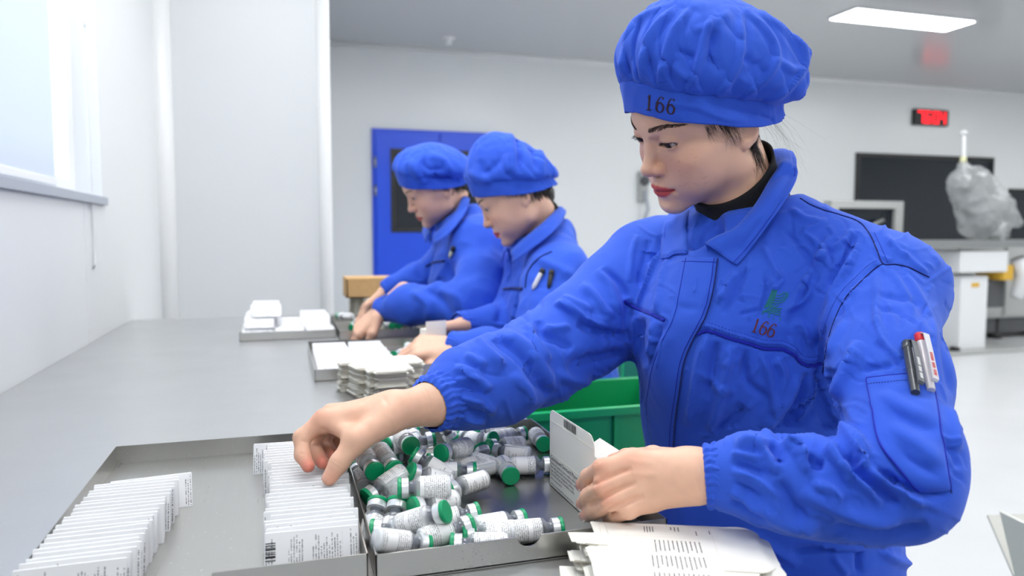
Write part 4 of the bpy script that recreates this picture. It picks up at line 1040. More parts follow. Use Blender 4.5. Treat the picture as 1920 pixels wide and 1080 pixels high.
def strand_mesh(paths, rads):
    """thin three-sided tubes; paths list of (n,3)"""
    V, Q, o = [], [], 0
    for p, r in zip(paths, rads):
        p = np.asarray(p); n = len(p)
        t = np.gradient(p, axis=0); t /= np.linalg.norm(t, axis=1, keepdims=True) + 1e-12
        a = np.cross(t, [0.31, 0.52, 0.79]); a /= np.linalg.norm(a, axis=1, keepdims=True) + 1e-12
        b = np.cross(t, a)
        rr = (r * (1 - np.linspace(0, 1, n) ** 2 * 0.8))[:, None]
        ring = [p + rr * (a * math.cos(x) + b * math.sin(x)) for x in (0, 2.094, 4.189)]
        V.append(np.stack(ring, 1).reshape(-1, 3))
        i = np.arange(n - 1)[:, None]; k = np.arange(3)[None]; k2 = (k + 1) % 3
        Q.append((np.stack([i * 3 + k, i * 3 + k2, (i + 1) * 3 + k2, (i + 1) * 3 + k], -1).reshape(-1, 4)) + o); o += n * 3
    return np.concatenate(V), np.concatenate(Q)

def cap_band_z(th):
    """height of the band's lower edge round the head (th in degrees, 0 = front)"""
    a = abs(((th + 180) % 360) - 180)
    return np.interp(a, [0, 21, 50, 65, 82, 99, 119, 150, 180], [4.3, 3.9, 2.15, 0.95, -0.75, -2.1, -3.2, -3.9, -4.1])
def make_cap(root, R, T, seed=1, apex=(0, -5.0, 14.0), puff=1.0, npl=22, soft=1.0, num=None, sag=1.0, n_th=360, n_t=90, folds=None):
    rng = np.random.RandomState(seed)
    th = np.linspace(0, 360, n_th, endpoint=False); tr = np.radians(th)
    a_deg = np.abs(((th + 180) % 360) - 180)
    back = np.clip((a_deg - 100) / 60, 0, 1); back = back * back * (3 - 2 * back)
    A0, B0, cy = 8.15, 10.05, -0.8
    zl = np.array([cap_band_z(t) for t in th]); hb = np.interp(a_deg, [0, 60, 80, 100, 120, 180], [3.9, 3.7, 3.9, 3.6, 2.7, 2.2])
    ph = rng.uniform(0, 6.28, 8)
    # band
    nb = 16; Vb = np.zeros((n_th, nb, 3))
    for j in range(nb):
        v = j / (nb - 1); rip = back * (0.16 * np.sin(tr * 46 + ph[0]) + 0.1 * np.sin(tr * 71 + ph[1])) * (1 - 0.3 * v)
        z = zl + hb * v
        tap = 1 - 0.0035 * np.clip(z - 2.5, 0, 20) ** 1.6
        wr = 0.05 * np.sin(tr * 9 + 3 * v + ph[2]) * np.sin(v * 3.1) + 0.03 * np.sin(tr * 17 - 5 * v + ph[3])
        sq = (np.abs(np.sin(tr)) ** 2.45 + np.abs(np.cos(tr)) ** 2.45) ** (-1 / 2.45)
        Vb[:, j, 0] = -(A0 * tap - 0.5 * back + rip + wr) * np.sin(tr) * sq; Vb[:, j, 1] = cy + (B0 * tap - 0.9 * back + rip + wr) * np.cos(tr) * sq
        Vb[:, j, 2] = z + 0.05 * back * np.sin(tr * 40)
    U = Vb[:, -1, :]
    # crown
    ctr = U.mean(0); ap = np.array(apex)
    nrm = np.array([0, -0.42, 0.907])
    out = U - ctr; out -= (out @ nrm)[:, None] * nrm; rad0 = np.linalg.norm(out, axis=1, keepdims=True); out /= rad0
    bul = np.interp(a_deg, [0, 40, 80, 120, 180], [1.0, 1.3, 2.6, 4.6, 5.4])[:, None] * puff
    up1 = np.interp(a_deg, [0, 60, 100, 140, 180], [3.4, 3.0, 2.0, 0.3, -0.6])[:, None]
    P0 = U; P1 = U + out * bul * 1.55 + nrm * up1 * sag - np.array([0, 0, 1]) * np.interp(a_deg, [0, 110, 180], [0, 0.2, 1.2])[:, None] * sag
    P2 = ap + out * rad0 * 0.98 * puff - nrm * 0.4; P3 = np.tile(ap, (n_th, 1))
    Vc = np.zeros((n_th, n_t, 3))
    for j in range(n_t):
        t = j / (n_t - 1); s = 1 - t
        Vc[:, j] = s ** 3 * P0 + 3 * s * s * t * P1 + 3 * s * t * t * P2 + t ** 3 * P3
    # pleats: knife folds fading towards the top
    for j in range(n_t):
        t = j / (n_t - 1)
        nj = np.cumsum(rng.uniform(0.75, 1.25, npl)) if j == 0 else nj
        edges = nj / nj[-1] * 360
        q = (th + 16 * t * soft + 6 * math.sin(t * 4 + ph[4])) % 360
        k = np.searchsorted(edges, q) % npl
        lo = np.where(k == 0, 0, edges[k - 1]); w = edges[k] - lo
        f = (q - lo) / w
        saw = np.where(f < 0.84, f / 0.84, (1 - f) / 0.16)            # slow rise, sharp drop
        amp_k = np.random.RandomState(seed + 5).uniform(0.45, 1.25, npl)[k]
        amp = 1.2 * amp_k * math.sin(min(1, t * 7) * math.pi / 2) * (1 - t) ** 1.1 * (0.55 + 0.6 * back) * np.exp(-(max(0, t - 0.35) / 0.38) ** 2)
        d = amp * (saw - 0.5)
        q3 = Vc[:, j]
        d = d + 0.30 * vnoise(q3, 0.30, seed + 2) * min(1, t * 6) * min(1, (1 - t) * 4) + 0.42 * np.abs(vnoise(q3 * [1, 1, .5], 0.5, seed + 3)) * min(1, t * 5) * min(1, (1 - t) * 3)
        d = d - 0.25 * np.exp(-(t / 0.03) ** 2)
        Vc[:, j] += (out * (1 - t) + nrm * t) * d[:, None]
    Vall = np.concatenate([Vb, Vc[:, 1:]], 1)
    nv = Vall.shape[1]
    W = (Vall.reshape(-1, 3) * 0.01) @ R.T + T
    Q = grid_quads(n_th, nv, True)[:, ::-1]
    if ((W - W.mean(0)) * normals(W, Q)).sum(1).mean() < 0: Q = Q[:, ::-1]
    if folds: W = sculpt(W, Q, folds, .05)
    me = fast_mesh('cap', W, Q)
    o = link('cap', me, MATS['cloth'], root, True)
    sm = o.modifiers.new('thick', 'SOLIDIFY'); sm.thickness = 0.0016; sm.offset = 1
    # stitched seam between band and crown, hem at the lower edge
    seam = (((Vb[:, -1, :] + out * 0.03) * 0.01) @ R.T + T)
    MB().tube(seam[::2], 0.0009, 5, closed=True).obj('band_seam', MATS['cloth_piping'], o, True)
    hem = (((Vb[:, 1, :] * [1.004, 1.004, 1]) * 0.01) @ R.T + T)
    MB().tube(hem[::2], 0.0010, 5, closed=True).obj('hem', MATS['cloth'], o, True)
    return o

def zbuffer(px, cell=5.0):
    i = np.clip((px[:, 0] / cell).astype(int) + 40, 0, 500); j = np.clip((px[:, 1] / cell).astype(int) + 40, 0, 400)
    zb = np.full((501, 401), 1e9); np.minimum.at(zb, (i, j), px[:, 2])
    zb = np.minimum.reduce([np.roll(np.roll(zb, a, 0), b, 1) for a in (-1, 0, 1) for b in (-1, 0, 1)])
    return zb[i, j]
def sculpt(V, Q, strokes, tol=0.035):
    """folds drawn on the surface: (points, width px, amplitude mm, kind)"""
    N = normals(V, Q)
    px = proj(V)
    view = V - _cc; view /= np.linalg.norm(view, axis=1, keepdims=True)
    vis = ((N * view).sum(1) < 0.25) & (px[:, 2] < zbuffer(px) + tol)
    idx = np.nonzero(vis)[0]; q = px[idx, :2]
    D = np.zeros(len(V))
    for pts, w, amp, kind in strokes:
        c = spline(pts, 48); ws = 3.2 * w
        m = ((q > c.min(0) - ws) & (q < c.max(0) + ws)).all(1)
        if not m.any(): continue
        qq = q[m]; best = np.full(len(qq), 1e9); bi = np.zeros(len(qq), int)
        for i in range(48):
            d = ((qq - c[i]) ** 2).sum(1); b = d < best; best[b] = d[b]; bi[b] = i
        dist = np.sqrt(best); tan = np.gradient(c, axis=0); tan /= np.linalg.norm(tan, axis=1, keepdims=True) + 1e-9
        side = np.sign(tan[bi, 0] * (qq[:, 1] - c[bi, 1]) - tan[bi, 1] * (qq[:, 0] - c[bi, 0]))
        t = bi / 47.0; taper = np.clip(np.minimum(t, 1 - t) * 5, 0, 1) ** 0.7
        if kind == 's': taper = np.clip(np.minimum(t, 1 - t) * 12, 0, 1)
        x = dist * side / w
        if kind == 'r': f = np.exp(-x * x)                                    # round ridge (negative amp: valley)
        elif kind == 'a': f = np.where(x > 0, np.exp(-x * x), np.exp(-(x / 0.3) ** 2))   # steep on one side
        elif kind == 'b': f = np.where(x < 0, np.exp(-x * x), np.exp(-(x / 0.3) ** 2))
        elif kind == 's': f = np.exp(-(x / 0.5) ** 2)                          # thin seam
        D[idx[m]] += amp * 0.001 * f * taper
    D = np.clip(D, -0.0075, 0.0105)
    return V + N * D[:, None]

def torso_fn(keys, lat, fwd):
    """keys rows: z, cx, cy, half width, half depth"""
    K = np.array(sorted(keys), float); lat = np.asarray(lat); fwd = np.asarray(fwd)
    def f(X, Y, Z):
        z = Z.ravel(); g = lambda i: np.interp(z, K[:, 0], K[:, i])[None, None, :].astype(np.float32)
        cx, cy, a, b = g(1), g(2), g(3), g(4)
        u = (X - cx) * lat[0] + (Y - cy) * lat[1]; v = (X - cx) * fwd[0] + (Y - cy) * fwd[1]
        r = np.sqrt((u / a) ** 2 + (v / b) ** 2)
        d = (r - 1) * np.minimum(a, b)
        return np.maximum(d, np.maximum(K[0, 0] - Z, Z - K[-1, 0]) + 0 * d)
    lo = (K[:, 1].min() - K[:, 3].max() - .02, K[:, 2].min() - K[:, 3].max() - .02, K[0, 0] - .02)
    hi = (K[:, 1].max() + K[:, 3].max() + .02, K[:, 2].max() + K[:, 3].max() + .02, K[-1, 0] + .02)
    return f, lo, hi

def make_cuff(root, a, b, r0, r1, nrip=30, seed=0, n_len=22, amp=0.05, flat=None):
    """gathered elastic cuff along a->b"""
    a, b = np.asarray(a), np.asarray(b); t = (b - a); L = np.linalg.norm(t); t = t / L
    u = np.cross(t, [0, 0, 1]); u /= np.linalg.norm(u); w = np.cross(u, t)
    n = 150; th = np.linspace(0, 2 * math.pi, n, endpoint=False); rng = np.random.RandomState(seed); ph = rng.uniform(0, 6, 4)
    V = np.zeros((n, n_len, 3))
    for j in range(n_len):
        v = j / (n_len - 1)
        r = r0 + (r1 - r0) * v
        prof = 0.0011 * abs(math.sin(v * math.pi * 3)) ** 0.6                    # stitched channels
        rip = amp * r * (0.6 * np.sin(th * nrip + 1.2 * math.sin(v * 9 + ph[0])) + 0.5 * np.sin(th * (nrip * 0.63) + ph[1] + v * 2)) * (0.35 + 0.65 * abs(math.sin(v * math.pi * 3)))
        rr = r + prof + rip * 0.6
        if j == 0: rr = rr - 0.003
        if j == 1: rr = rr - 0.0006
        c = a + t * L * v
        V[:, j] = c + (np.cos(th)[:, None] * u + np.sin(th)[:, None] * w) * rr[:, None]
    me = fast_mesh('cuff', V.reshape(-1, 3), grid_quads(n, n_len, True))
    return link('cuff', me, MATS['cloth'], root, True)

def make_collar(root, fold, outer, n=80, m=12, bulge=0.004, stand=0.03, thick=0.0022, neck_c=None, seed=3, surf=None):
    Fd, Ou = spline(fold, n), spline(outer, n)
    V = np.zeros((n, m + 4, 3))
    nc = np.asarray(neck_c)
    for i in range(n):
        inn = (nc - Fd[i]) * [1, 1, 0]; inn /= np.linalg.norm(inn) + 1e-9
        for j in range(4):                                                    # inner stand, up to the fold
            s = 1 - j / 4; V[i, j] = Fd[i] + np.array([0, 0, -stand * s]) + inn * (0.007 * math.sin((1 - s) * 3.1) - 0.001 * s)
        for j in range(m):
            s = j / (m - 1)
            o = -inn + [0, 0, 0.6]; o = o / np.linalg.norm(o)
            V[i, 4 + j] = Fd[i] * (1 - s) + Ou[i] * s + o * bulge * math.sin(min(1, s * 1.4) * math.pi) ** 0.8
    P_ = V.reshape(-1, 3); wob = vnoise(P_, 40, seed) * 0.0012
    nn = np.tile((-(nc - Fd) * [1, 1, 0] / np.linalg.norm((nc - Fd) * [1, 1, 0], axis=1, keepdims=True))[:, None, :], (1, m + 4, 1)).reshape(-1, 3)
    P_ = P_ + nn * wob[:, None]
    if surf is not None:                                                      # keep the flap on top of the cloth below
        G = P_.reshape(n, m + 4, 3)
        for i in [k_ for k_ in range(n) if k_ < .46 * n or k_ > .86 * n]:
            for j in range(5, m + 4):
                q = proj(G[i, j]); hd = proj(surf.hit(q[0], q[1]))[2]
                if hd < q[2] + .005 and hd > q[2] - .06: G[i, j] = P(q[0], q[1], hd - .005)
        P_ = G.reshape(-1, 3)
    me = fast_mesh('collar', P_, grid_quads(n, m + 4))
    o = link('collar', me, MATS['cloth'], root, True)
    sm = o.modifiers.new('thick', 'SOLIDIFY'); sm.thickness = thick; sm.offset = 0
    edge = P_.reshape(n, m + 4, 3)[:, -1]
    MB().tube(np.concatenate([P_.reshape(n, m + 4, 3)[0, 5:], edge, P_.reshape(n, m + 4, 3)[-1, ::-1][:-5]]), 0.0013, 6).obj('collar_edge', MATS['cloth'], o, True)
    for k_ in (m + 2, m + 1):
        L_ = P_.reshape(n, m + 4, 3)[:, k_]; mb = MB()
        dd = -nn.reshape(n, m + 4, 3)[:, k_] * 0 + (_cc - L_) / np.linalg.norm(_cc - L_, axis=1, keepdims=True) * (thick * .5 + .0004)
        mb.tube(L_ + dd, .0004, 4); mb.obj('stitching', MATS['cloth_piping'], o)
        break
    return o

class Surf:
    """ray-cast onto a finished surface so that seams, pockets and prints lie on it"""
    def __init__(s, V, Q): s.bvh = BVHTree.FromPolygons(V.tolist(), Q.tolist())
    def hit(s, px, py, off=0.0):
        d = Vector(ray(px, py)); d.normalize()
        loc, nor, _, _ = s.bvh.ray_cast(Vector(_cc), d)
        if loc is None:
            loc, nor, _, _ = s.bvh.find_nearest(Vector(P(px, py, 0.95)))
        if nor.dot(d) > 0: nor = -nor
        return np.array(loc + nor * off)
    def line(s, pts, n, off): return [s.hit(*p, off) for p in spline(pts, n)]
    def patch(s, left, right, nu, nv, off, edge=0.0):
        A, B = spline(left, nu), spline(right, nu); V = np.zeros((nu, nv, 3))
        for i in range(nu):
            for j in range(nv):
                t = j / (nv - 1); p = A[i] * (1 - t) + B[i] * t
                V[i, j] = s.hit(p[0], p[1], edge if i in (0, nu - 1) or j in (0, nv - 1) else off)
        return V.reshape(-1, 3), grid_quads(nu, nv)
    def strokes(s, mb, polylines, width_px, off):
        """flat ink strokes: list of pixel polylines -> ribbon on the surface; width may vary per point"""
        for pl in polylines:
            pl = np.asarray(pl, float); w = pl[:, 2] if pl.shape[1] > 2 else np.full(len(pl), width_px)
            p = pl[:, :2]; t = np.gradient(p, axis=0); t /= np.linalg.norm(t, axis=1, keepdims=True) + 1e-9
            nn = np.stack([-t[:, 1], t[:, 0]], 1)
            V = [s.hit(*(p[i] + nn[i] * w[i] * 0.5 * k), off) for i in range(len(p)) for k in (-1, 1)]
            mb.raw(V, [(2 * i, 2 * i + 1, 2 * i + 3, 2 * i + 2) for i in range(len(p) - 1)])
def glyph(ch):
    """serif-like strokes in a 0..1 box, y up, with widths"""
    def arc(cx, cy, rx, ry, a0, a1, n, w0, w1=None):
        out = []
        for i in range(n):
            a = math.radians(a0 + (a1 - a0) * i / (n - 1)); w = w0 if w1 is None else w0 + (w1 - w0) * abs(math.cos(a))
            out.append((cx + rx * math.cos(a), cy + ry * math.sin(a), w))
        return out
    if ch == '1': return [[(0.32, 0.80, .05), (0.45, 0.86, .07), (0.5, 0.98, .08)], [(0.5, 0.98, .12), (0.5, 0.5, .12), (0.5, 0.03, .12)], [(0.24, 0.03, .06), (0.5, 0.03, .06), (0.76, 0.03, .06)]]
    if ch == '6': return [arc(0.5, 0.31, 0.34, 0.29, 0, 360, 28, .05, .13), [(0.78, 0.86, .12), (0.70, 0.96, .07), (0.54, 0.97, .06), (0.34, 0.84, .08), (0.20, 0.58, .11), (0.16, 0.31, .12)], [(0.74, 0.84, .1), (0.82, 0.84, .1)]]
    S = .12
    L = {'P': [[(0.2, 0, S), (0.2, 1, S)], [(0.2, 1, S), (0.6, 1, S), (0.75, 0.78, S), (0.6, 0.5, S), (0.2, 0.5, S)]],
         'O': [arc(0.5, 0.5, 0.34, 0.5, 0, 360, 18, S)], 'L': [[(0.2, 1, S), (0.2, 0, S), (0.75, 0, S)]],
         'Y': [[(0.15, 1, S), (0.5, 0.5, S), (0.5, 0, S)], [(0.85, 1, S), (0.5, 0.5, S)]]}
    return L[ch]
def write_on(surf, mb, text, x0, y0, ux, uy, size, adv, off=0.0008):
    """text on a surface: origin pixel, baseline and up directions in pixels"""
    ux, uy = np.array(ux, float), np.array(uy, float)
    for i, ch in enumerate(text):
        o = np.array([x0, y0]) + ux * adv * i
        for st in glyph(ch):
            st = np.array(st, float)
            if len(st) == 2: st = np.stack([np.linspace(st[0, k], st[1, k], 4) for k in range(3)], 1)
            p = o + st[:, :1] * ux * size * 0.62 + st[:, 1:2] * uy * size
            surf.strokes(mb, [np.concatenate([p, st[:, 2:] * size], 1)], 1, off)
# ------------------------------------------------------------------ the packer in front
def make_front_woman():
    root = empty('person', (0.66, 0.92, 0), label='woman packer nearest the camera in blue jacket and cap numbered 166, reaching over the trays', cat='person', group='packers along the steel table')
    root.matrix_world = Matrix.Translation((0.66, 0.92, 0)); inv = -np.array([0.66, 0.92, 0])
    kids = []
    R = euler_mat(*np.radians([90.5, 27.2, -15.5])); T = np.array([.5365, .8893, 1.241])
    toL = lambda p: (R.T @ (np.asarray(p) - T)) * 100
    neck_lo = P(1408, 430, 1.045)
    # ---- skin: head, hands, forearms and the body under the clothes, one mesh
    s = head_field(0.125, neck=((0, -1.6, -4.5), tuple(toL(neck_lo))))
    V, Q = s.net(); V = relax(V, Q, 1, 0.35)
    head = ((V * 0.01) @ R.T + T, Q, head_colors(V))
    # left hand on the carton
    def hand(spec, lo, hi):
        s = SDF(lo, hi, 0.00125)
        for kind, pts, rad, k in spec: s.chain([P(*p) for p in pts], rad, k)
        V, Q = s.net(); return relax(V, Q, 2, 0.4), Q
    LH = [('arm', [(1420, 890, .682), (1345, 892, .686), (1300, 890, .689)], [.0222, .0210, .0184], .01),
          ('m', [(1300, 872, .693), (1186, 864, .712)], [.0144, .0104], .014), ('m', [(1300, 884, .688), (1192, 890, .705)], [.0150, .0106], .014),
          ('m', [(1300, 900, .685), (1202, 917, .700)], [.0150, .0101], .014), ('m', [(1300, 915, .685), (1222, 938, .697)], [.0136, .0094], .014),
          ('i', [(1186, 864, .712), (1128, 877, .708), (1104, 894, .742), (1093, 908, .768)], [.0098, .0082, .0080, .0070], .010),
          ('mi', [(1192, 890, .705), (1128, 913, .700), (1104, 931, .732), (1094, 944, .756)], [.0100, .0084, .0081, .0071], .010),
          ('r', [(1202, 917, .700), (1143, 943, .694), (1117, 957, .722), (1101, 966, .744)], [.0097, .0080, .0078, .0067], .010),
          ('p', [(1222, 938, .697), (1180, 958, .692), (1155, 966, .712), (1139, 970, .730)], [.0088, .0073, .0070, .0061], .009),
          ('t', [(1285, 868, .705), (1225, 856, .760), (1175, 858, .800), (1150, 864, .815)], [.0136, .0104, .0092, .0080], .01)]
    lp = np.array([P(*p) for k, pts, r, kk in LH for p in pts])
    Lh = hand(LH, lp.min(0) - .035, lp.max(0) + .035)
    RH = [('arm', [(900, 715, .93), (815, 755, .878), (742, 772, .848)], [.031, .0255, .0205], .01),
          ('m', [(738, 774, .838), (608, 788, .832)], [.0165, .0118], .014), ('m', [(735, 768, .848), (622, 777, .856)], [.0165, .0118], .014),
          ('m', [(735, 766, .856), (640, 774, .880)], [.0160, .0112], .014), ('m', [(735, 766, .862), (660, 776, .898)], [.0150, .0105], .014),
          ('i', [(608, 788, .832), (566, 820, .822), (567, 853, .812), (578, 874, .804)], [.0115, .0090, .0082, .0070], .006),
          ('mi', [(622, 777, .856), (586, 826, .850), (594, 854, .834), (606, 868, .820)], [.0115, .0090, .0082, .0072], .005),
          ('r', [(640, 774, .880), (606, 820, .874), (616, 845, .858), (626, 856, .842)], [.0110, .0086, .0078, .0068], .005),
          ('p', [(660, 776, .898), (630, 812, .892), (637, 834, .880), (643, 844, .868)], [.0100, .0078, .0070, .0060], .005),
          ('t', [(722, 790, .826), (668, 826, .800), (636, 868, .790), (618, 896, .785)], [.0170, .0128, .0100, .0082], .012),
          ('w', [(612, 792, .830), (668, 822, .806)], [.0070, .0085], .014)]
    rp = np.array([P(*p) for k, pts, r, kk in RH for p in pts])
    Rh = hand(RH, rp.min(0) - .035, rp.max(0) + .035)
    def crease(mesh, strokes):
        V, Q = mesh; return sculpt(V, Q, strokes, 0.02), Q
    Lh = crease(Lh, [([(1112, 872), (1122, 866), (1130, 862)], 3, -.5, 'r'), ([(1116, 885), (1126, 880)], 3, -.35, 'r'), ([(1112, 908), (1122, 902)], 3, -.4, 'r'), ([(1128, 940), (1138, 934)], 3, -.4, 'r'),
                     ([(1175, 862), (1200, 866), (1230, 870)], 6, .5, 'r'), ([(1182, 888), (1205, 890), (1235, 890)], 6, .6, 'r'), ([(1310, 870), (1316, 890), (1314, 915)], 2.5, -.35, 'r'), ([(1306, 900), (1312, 925)], 2.5, -.3, 'r'),
                     ([(1100, 914), (1130, 899), (1160, 886), (1185, 878)], 5, -3.2, 'r'), ([(1104, 951), (1135, 931), (1165, 915), (1195, 904)], 5, -3.2, 'r'), ([(1126, 966), (1155, 952), (1180, 940), (1208, 928)], 5, -2.8, 'r')])
    Rh = crease(Rh, [([(617, 866), (630, 874), (642, 884)], 2.5, -.4, 'r'), ([(622, 862), (634, 868), (648, 876)], 2.5, -.4, 'r'), ([(597, 806), (612, 808), (628, 830)], 5, -1.2, 'r'), ([(560, 850), (574, 852)], 2.5, -.5, 'r'),
                     ([(563, 826), (577, 830)], 2.5, -.5, 'r'), ([(716, 742), (728, 760), (738, 785)], 4, -.5, 'r'), ([(795, 728), (805, 745), (808, 770)], 2, -.3, 'r'), ([(802, 726), (811, 742), (814, 770)], 2, -.3, 'r')])
    spots_l = [(P(1124, 872, .702), .010, (214, 146, 122), .6), (P(1124, 908, .694), .010, (214, 146, 122), .6), (P(1139, 938, .688), .010, (214, 146, 122), .6)] + \
              [(P(*p), .010, (222, 138, 122), .6) for p in ((1092, 908, .764), (1093, 945, .752), (1100, 966, .74), (1138, 969, .726))] + [(P(1185, 868, .702), .014, (226, 158, 134), .5)]
    spots_r = [(P(*p), .011, (226, 118, 104), .75) for p in ((578, 876, .80), (605, 868, .815), (626, 856, .84))] + [(P(618, 898, .78), .010, (226, 150, 128), .5), (P(600, 780, .83), .016, (222, 150, 126), .5)]
    # body under the clothes
    shL, shR = P(1650, 545, .92), P(1222, 510, 1.15); mid = (shL + shR) / 2
    lat = (shL - shR) * [1, 1, 0]; lat /= np.linalg.norm(lat); fwd = np.array([lat[1], -lat[0], 0])
    def cxy(off, side=0.0): p = mid + fwd * off + lat * side; return p[0], p[1]
    hip = np.array([*cxy(-.07), .52])
    core = SDF((.05, .2, .42), (1.05, 1.4, 1.2), 0.008)
    f, lo, hi = torso_fn([(.44, *cxy(-.07), .15, .11), (.6, *cxy(-.07), .14, .10), (.8, *cxy(-.035), .135, .095), (.95, *cxy(-.005), .145, .10), (1.03, *cxy(-.005), .13, .07), (1.06, *cxy(-.01), .06, .05)], lat, fwd)
    core.comb(f, lo, hi, .03)
    armL = [(1440, 890, .682), (1580, 920, .668), (1690, 905, .668), (1685, 700, .78), (1650, 545, .91)]
    armR = [(890, 722, .94), (1010, 675, 1.04), (1090, 620, 1.09), (1222, 510, 1.15)]
    core.chain([P(*p) for p in armL], [.022, .029, .031, .036, .045], .03); core.chain([P(*p) for p in armR], [.024, .03, .034, .045], .03)
    core.cone(neck_lo, mid - [0, 0, .03], .05, .05, .04)
    Vc, Qc = core.net()
    skin = np.array(srgb(228, 182, 156)[:3])
    V, Q, C = join_meshes([head, (*Lh, hand_color(Lh[0], spots_l)), (*Rh, hand_color(Rh[0], spots_r)), (Vc, Qc, np.tile(skin, (len(Vc), 1)))])
    me = fast_mesh('body', V + inv, Q); vcol(me, C); link('body', me, MATS['skin'], root, True)
    body_bvh = BVHTree.FromPolygons(head[0].tolist(), head[1].tolist())
    base = empty('tmp'); base.parent = None
    # ---- everything below is modelled in world space and then handed to the root
    made = []
    for sx in (-1, 1): made.append(make_eye(None, R, T, sx, 0.42, -0.0))
    # nails
    def nail(a, b, out_px, w, l):
        a, b = P(*a), P(*b); ax = (b - a) / np.linalg.norm(b - a); o = np.asarray(out_px, float); o = o - ax * (o @ ax); o /= np.linalg.norm(o); sd = np.cross(ax, o)
        V = []; n = 9
        for i in range(n):
            for j in range(n):
                u, v = -1 + 2 * i / (n - 1), -1 + 2 * j / (n - 1); k = math.sqrt(max(0, 1 - 0.28 * u ** 4))
                V.append(b + ax * (u * l) + sd * (v * w * k) + o * (0.0062 - 0.35 * w * v * v - 0.0006 * u * u))
        o_ = link('fingernail', fast_mesh('fingernail', np.array(V), grid_quads(n, n)), MATS['nail'], None, True)
        sm = o_.modifiers.new('thick', 'SOLIDIFY'); sm.thickness = 0.0006
        made.append(o_)
    toc = -_fw
    nail((636, 868, .790), (618, 893, .7855), toc * .9 + _rt * .25 + _up * .2, .0062, .0068)
    nail((1104, 894, .742), (1092, 909, .769), toc * .35 - _rt * .8 - _up * .05, .0050, .0058)
    nail((1104, 931, .732), (1093, 945, .757), toc * .35 - _rt * .8 - _up * .05, .0050, .0058)
    nail((1117, 957, .722), (1100, 966.5, .745), toc * .35 - _rt * .7 - _up * .2, .0048, .0056)
    # ---- brows and lashes: single hairs
    rng = np.random.RandomState(7)
    def on_head(pl, off=0.0):
        w = R @ (np.asarray(pl) * 0.01) + T; loc, nor, _, _ = body_bvh.find_nearest(Vector(w)); return np.array(loc) + np.array(nor) * off, np.array(nor)
    def lid_edge(sx, u):
        x = EYE_X + 1.36 * u; dirw = Vector(R @ np.array([0., -1, 0]))
        for k in range(60):
            z = -0.45 + .02 * k; o_ = R @ (np.array([sx * x, 13., z]) * .01) + T
            loc, nor, _, dist = body_bvh.ray_cast(Vector(o_), dirw)
            if loc is None: continue
            yh = 13 - dist * 100; q = EYE_R ** 2 - (x - EYE_X) ** 2 - z * z; ye = EYE_Y + math.sqrt(q) if q > 0 else EYE_Y
            if yh > ye + .03: return np.array(loc) + np.array(nor) * .0001
        return on_head((sx * x, 8.3, 0), 0)[0]
    for sx in (-1, 1):
        paths, rads = [], []
        for i in range(330):
            u = rng.beta(1.1, 1.25); v = rng.uniform(-1, 1)
            x = 1.35 + 4.2 * u; zc = 1.62 + 0.62 * math.sin(min(1, u * 1.25) * 1.75) - 0.55 * max(0, u - .62)
            th = 0.40 * (0.40 + 0.9 * min(1, u * 3)) * (1 - 0.72 * u)
            b, n = on_head((sx * x, 9.2 - 0.09 * x * x, zc + v * th), 0.0001)
            dirl = np.array([sx * (0.35 + 0.75 * u), -0.1 - 0.45 * u, 0.8 - 0.95 * u - 0.45 * v]); dirl = R @ dirl; dirl -= n * (dirl @ n); dirl /= np.linalg.norm(dirl)
            L = rng.uniform(.004, .0075)
            paths.append([b, b + dirl * L * .5 + n * .0005, b + dirl * L + n * .0003]); rads.append(.00017)
        V, Q = strand_mesh(paths, rads); o = link('eyebrow', fast_mesh('eyebrow', V, Q), MATS['brow'], None); made.append(o)
        paths, rads = [], []
        for i in range(64):                                                    # upper lashes
            u = rng.uniform(-1, 1)
            x = EYE_X + 1.42 * u * 0.93; z = -0.36 + .14 * u + .40 * math.sqrt(1 - (.864 * u) ** 2)
            b = lid_edge(sx, u * .95)
            dl = R @ np.array([sx * 0.6 * u, 0.85, -0.35 + rng.uniform(-.1, .1)]); dl /= np.linalg.norm(dl); L = rng.uniform(.004, .0068) * (1 - .25 * (u < -0.5))
            upv = R @ np.array([0, 0.2, 0.9])
            paths.append([b, b + dl * L * .55, b + dl * L + upv * L * .22]); rads.append(.00024)
        for i in range(60):                                                    # lid line
            u0 = -1 + 2 * i / 60; q = []
            for u in (u0, u0 + .06):
                q.append(lid_edge(sx, min(u, 1.0)))
            paths.append([q[0], (q[0] + q[1]) / 2, q[1]]); rads.append(.0005)
        V, Q = strand_mesh(paths, rads); o = link('eyelashes', fast_mesh('eyelashes', V, Q), MATS['hair'], None); made.append(o)
    # ---- hair: sideburn, strands behind the ear, loose wisps at the nape
    paths, rads = [], []
    def strand(p0, pts, r, jit=0.12):
        q = [on_head(p0, 0.0004)[0]]
        for p in pts:
            pj = np.array(p) + rng.normal(0, jit, 3)
            q.append(on_head(pj, 0.0006)[0])
        paths.append(spline(q, 14)); rads.append(r)
    for i in range(140):                                                       # temple
        y0 = rng.uniform(-0.2, 4.6); z0 = 0.9 - 0.25 * abs(y0 - 2) + rng.uniform(0, .9)
        L = rng.uniform(0.6, 1.6) * (1.6 - 0.28 * abs(y0 - 1.4))
        strand((-7.1, y0, z0), [(-7.1, y0 - .15 * L, z0 - .9 * L), (-7.0, y0 - .55 * L + rng.normal(0, .2), z0 - 1.8 * L)], .00013, .10)
    for i in range(40):                                                        # wispy sideburn
        y0 = rng.uniform(0.6, 2.6)
        strand((-7.1, y0, 0.2), [(-7.0, y0 - .4, -1.6), (-6.6, y0 - 1.0 + rng.normal(0, .5), -3.4 + rng.normal(0, .5))], .00012, .2)
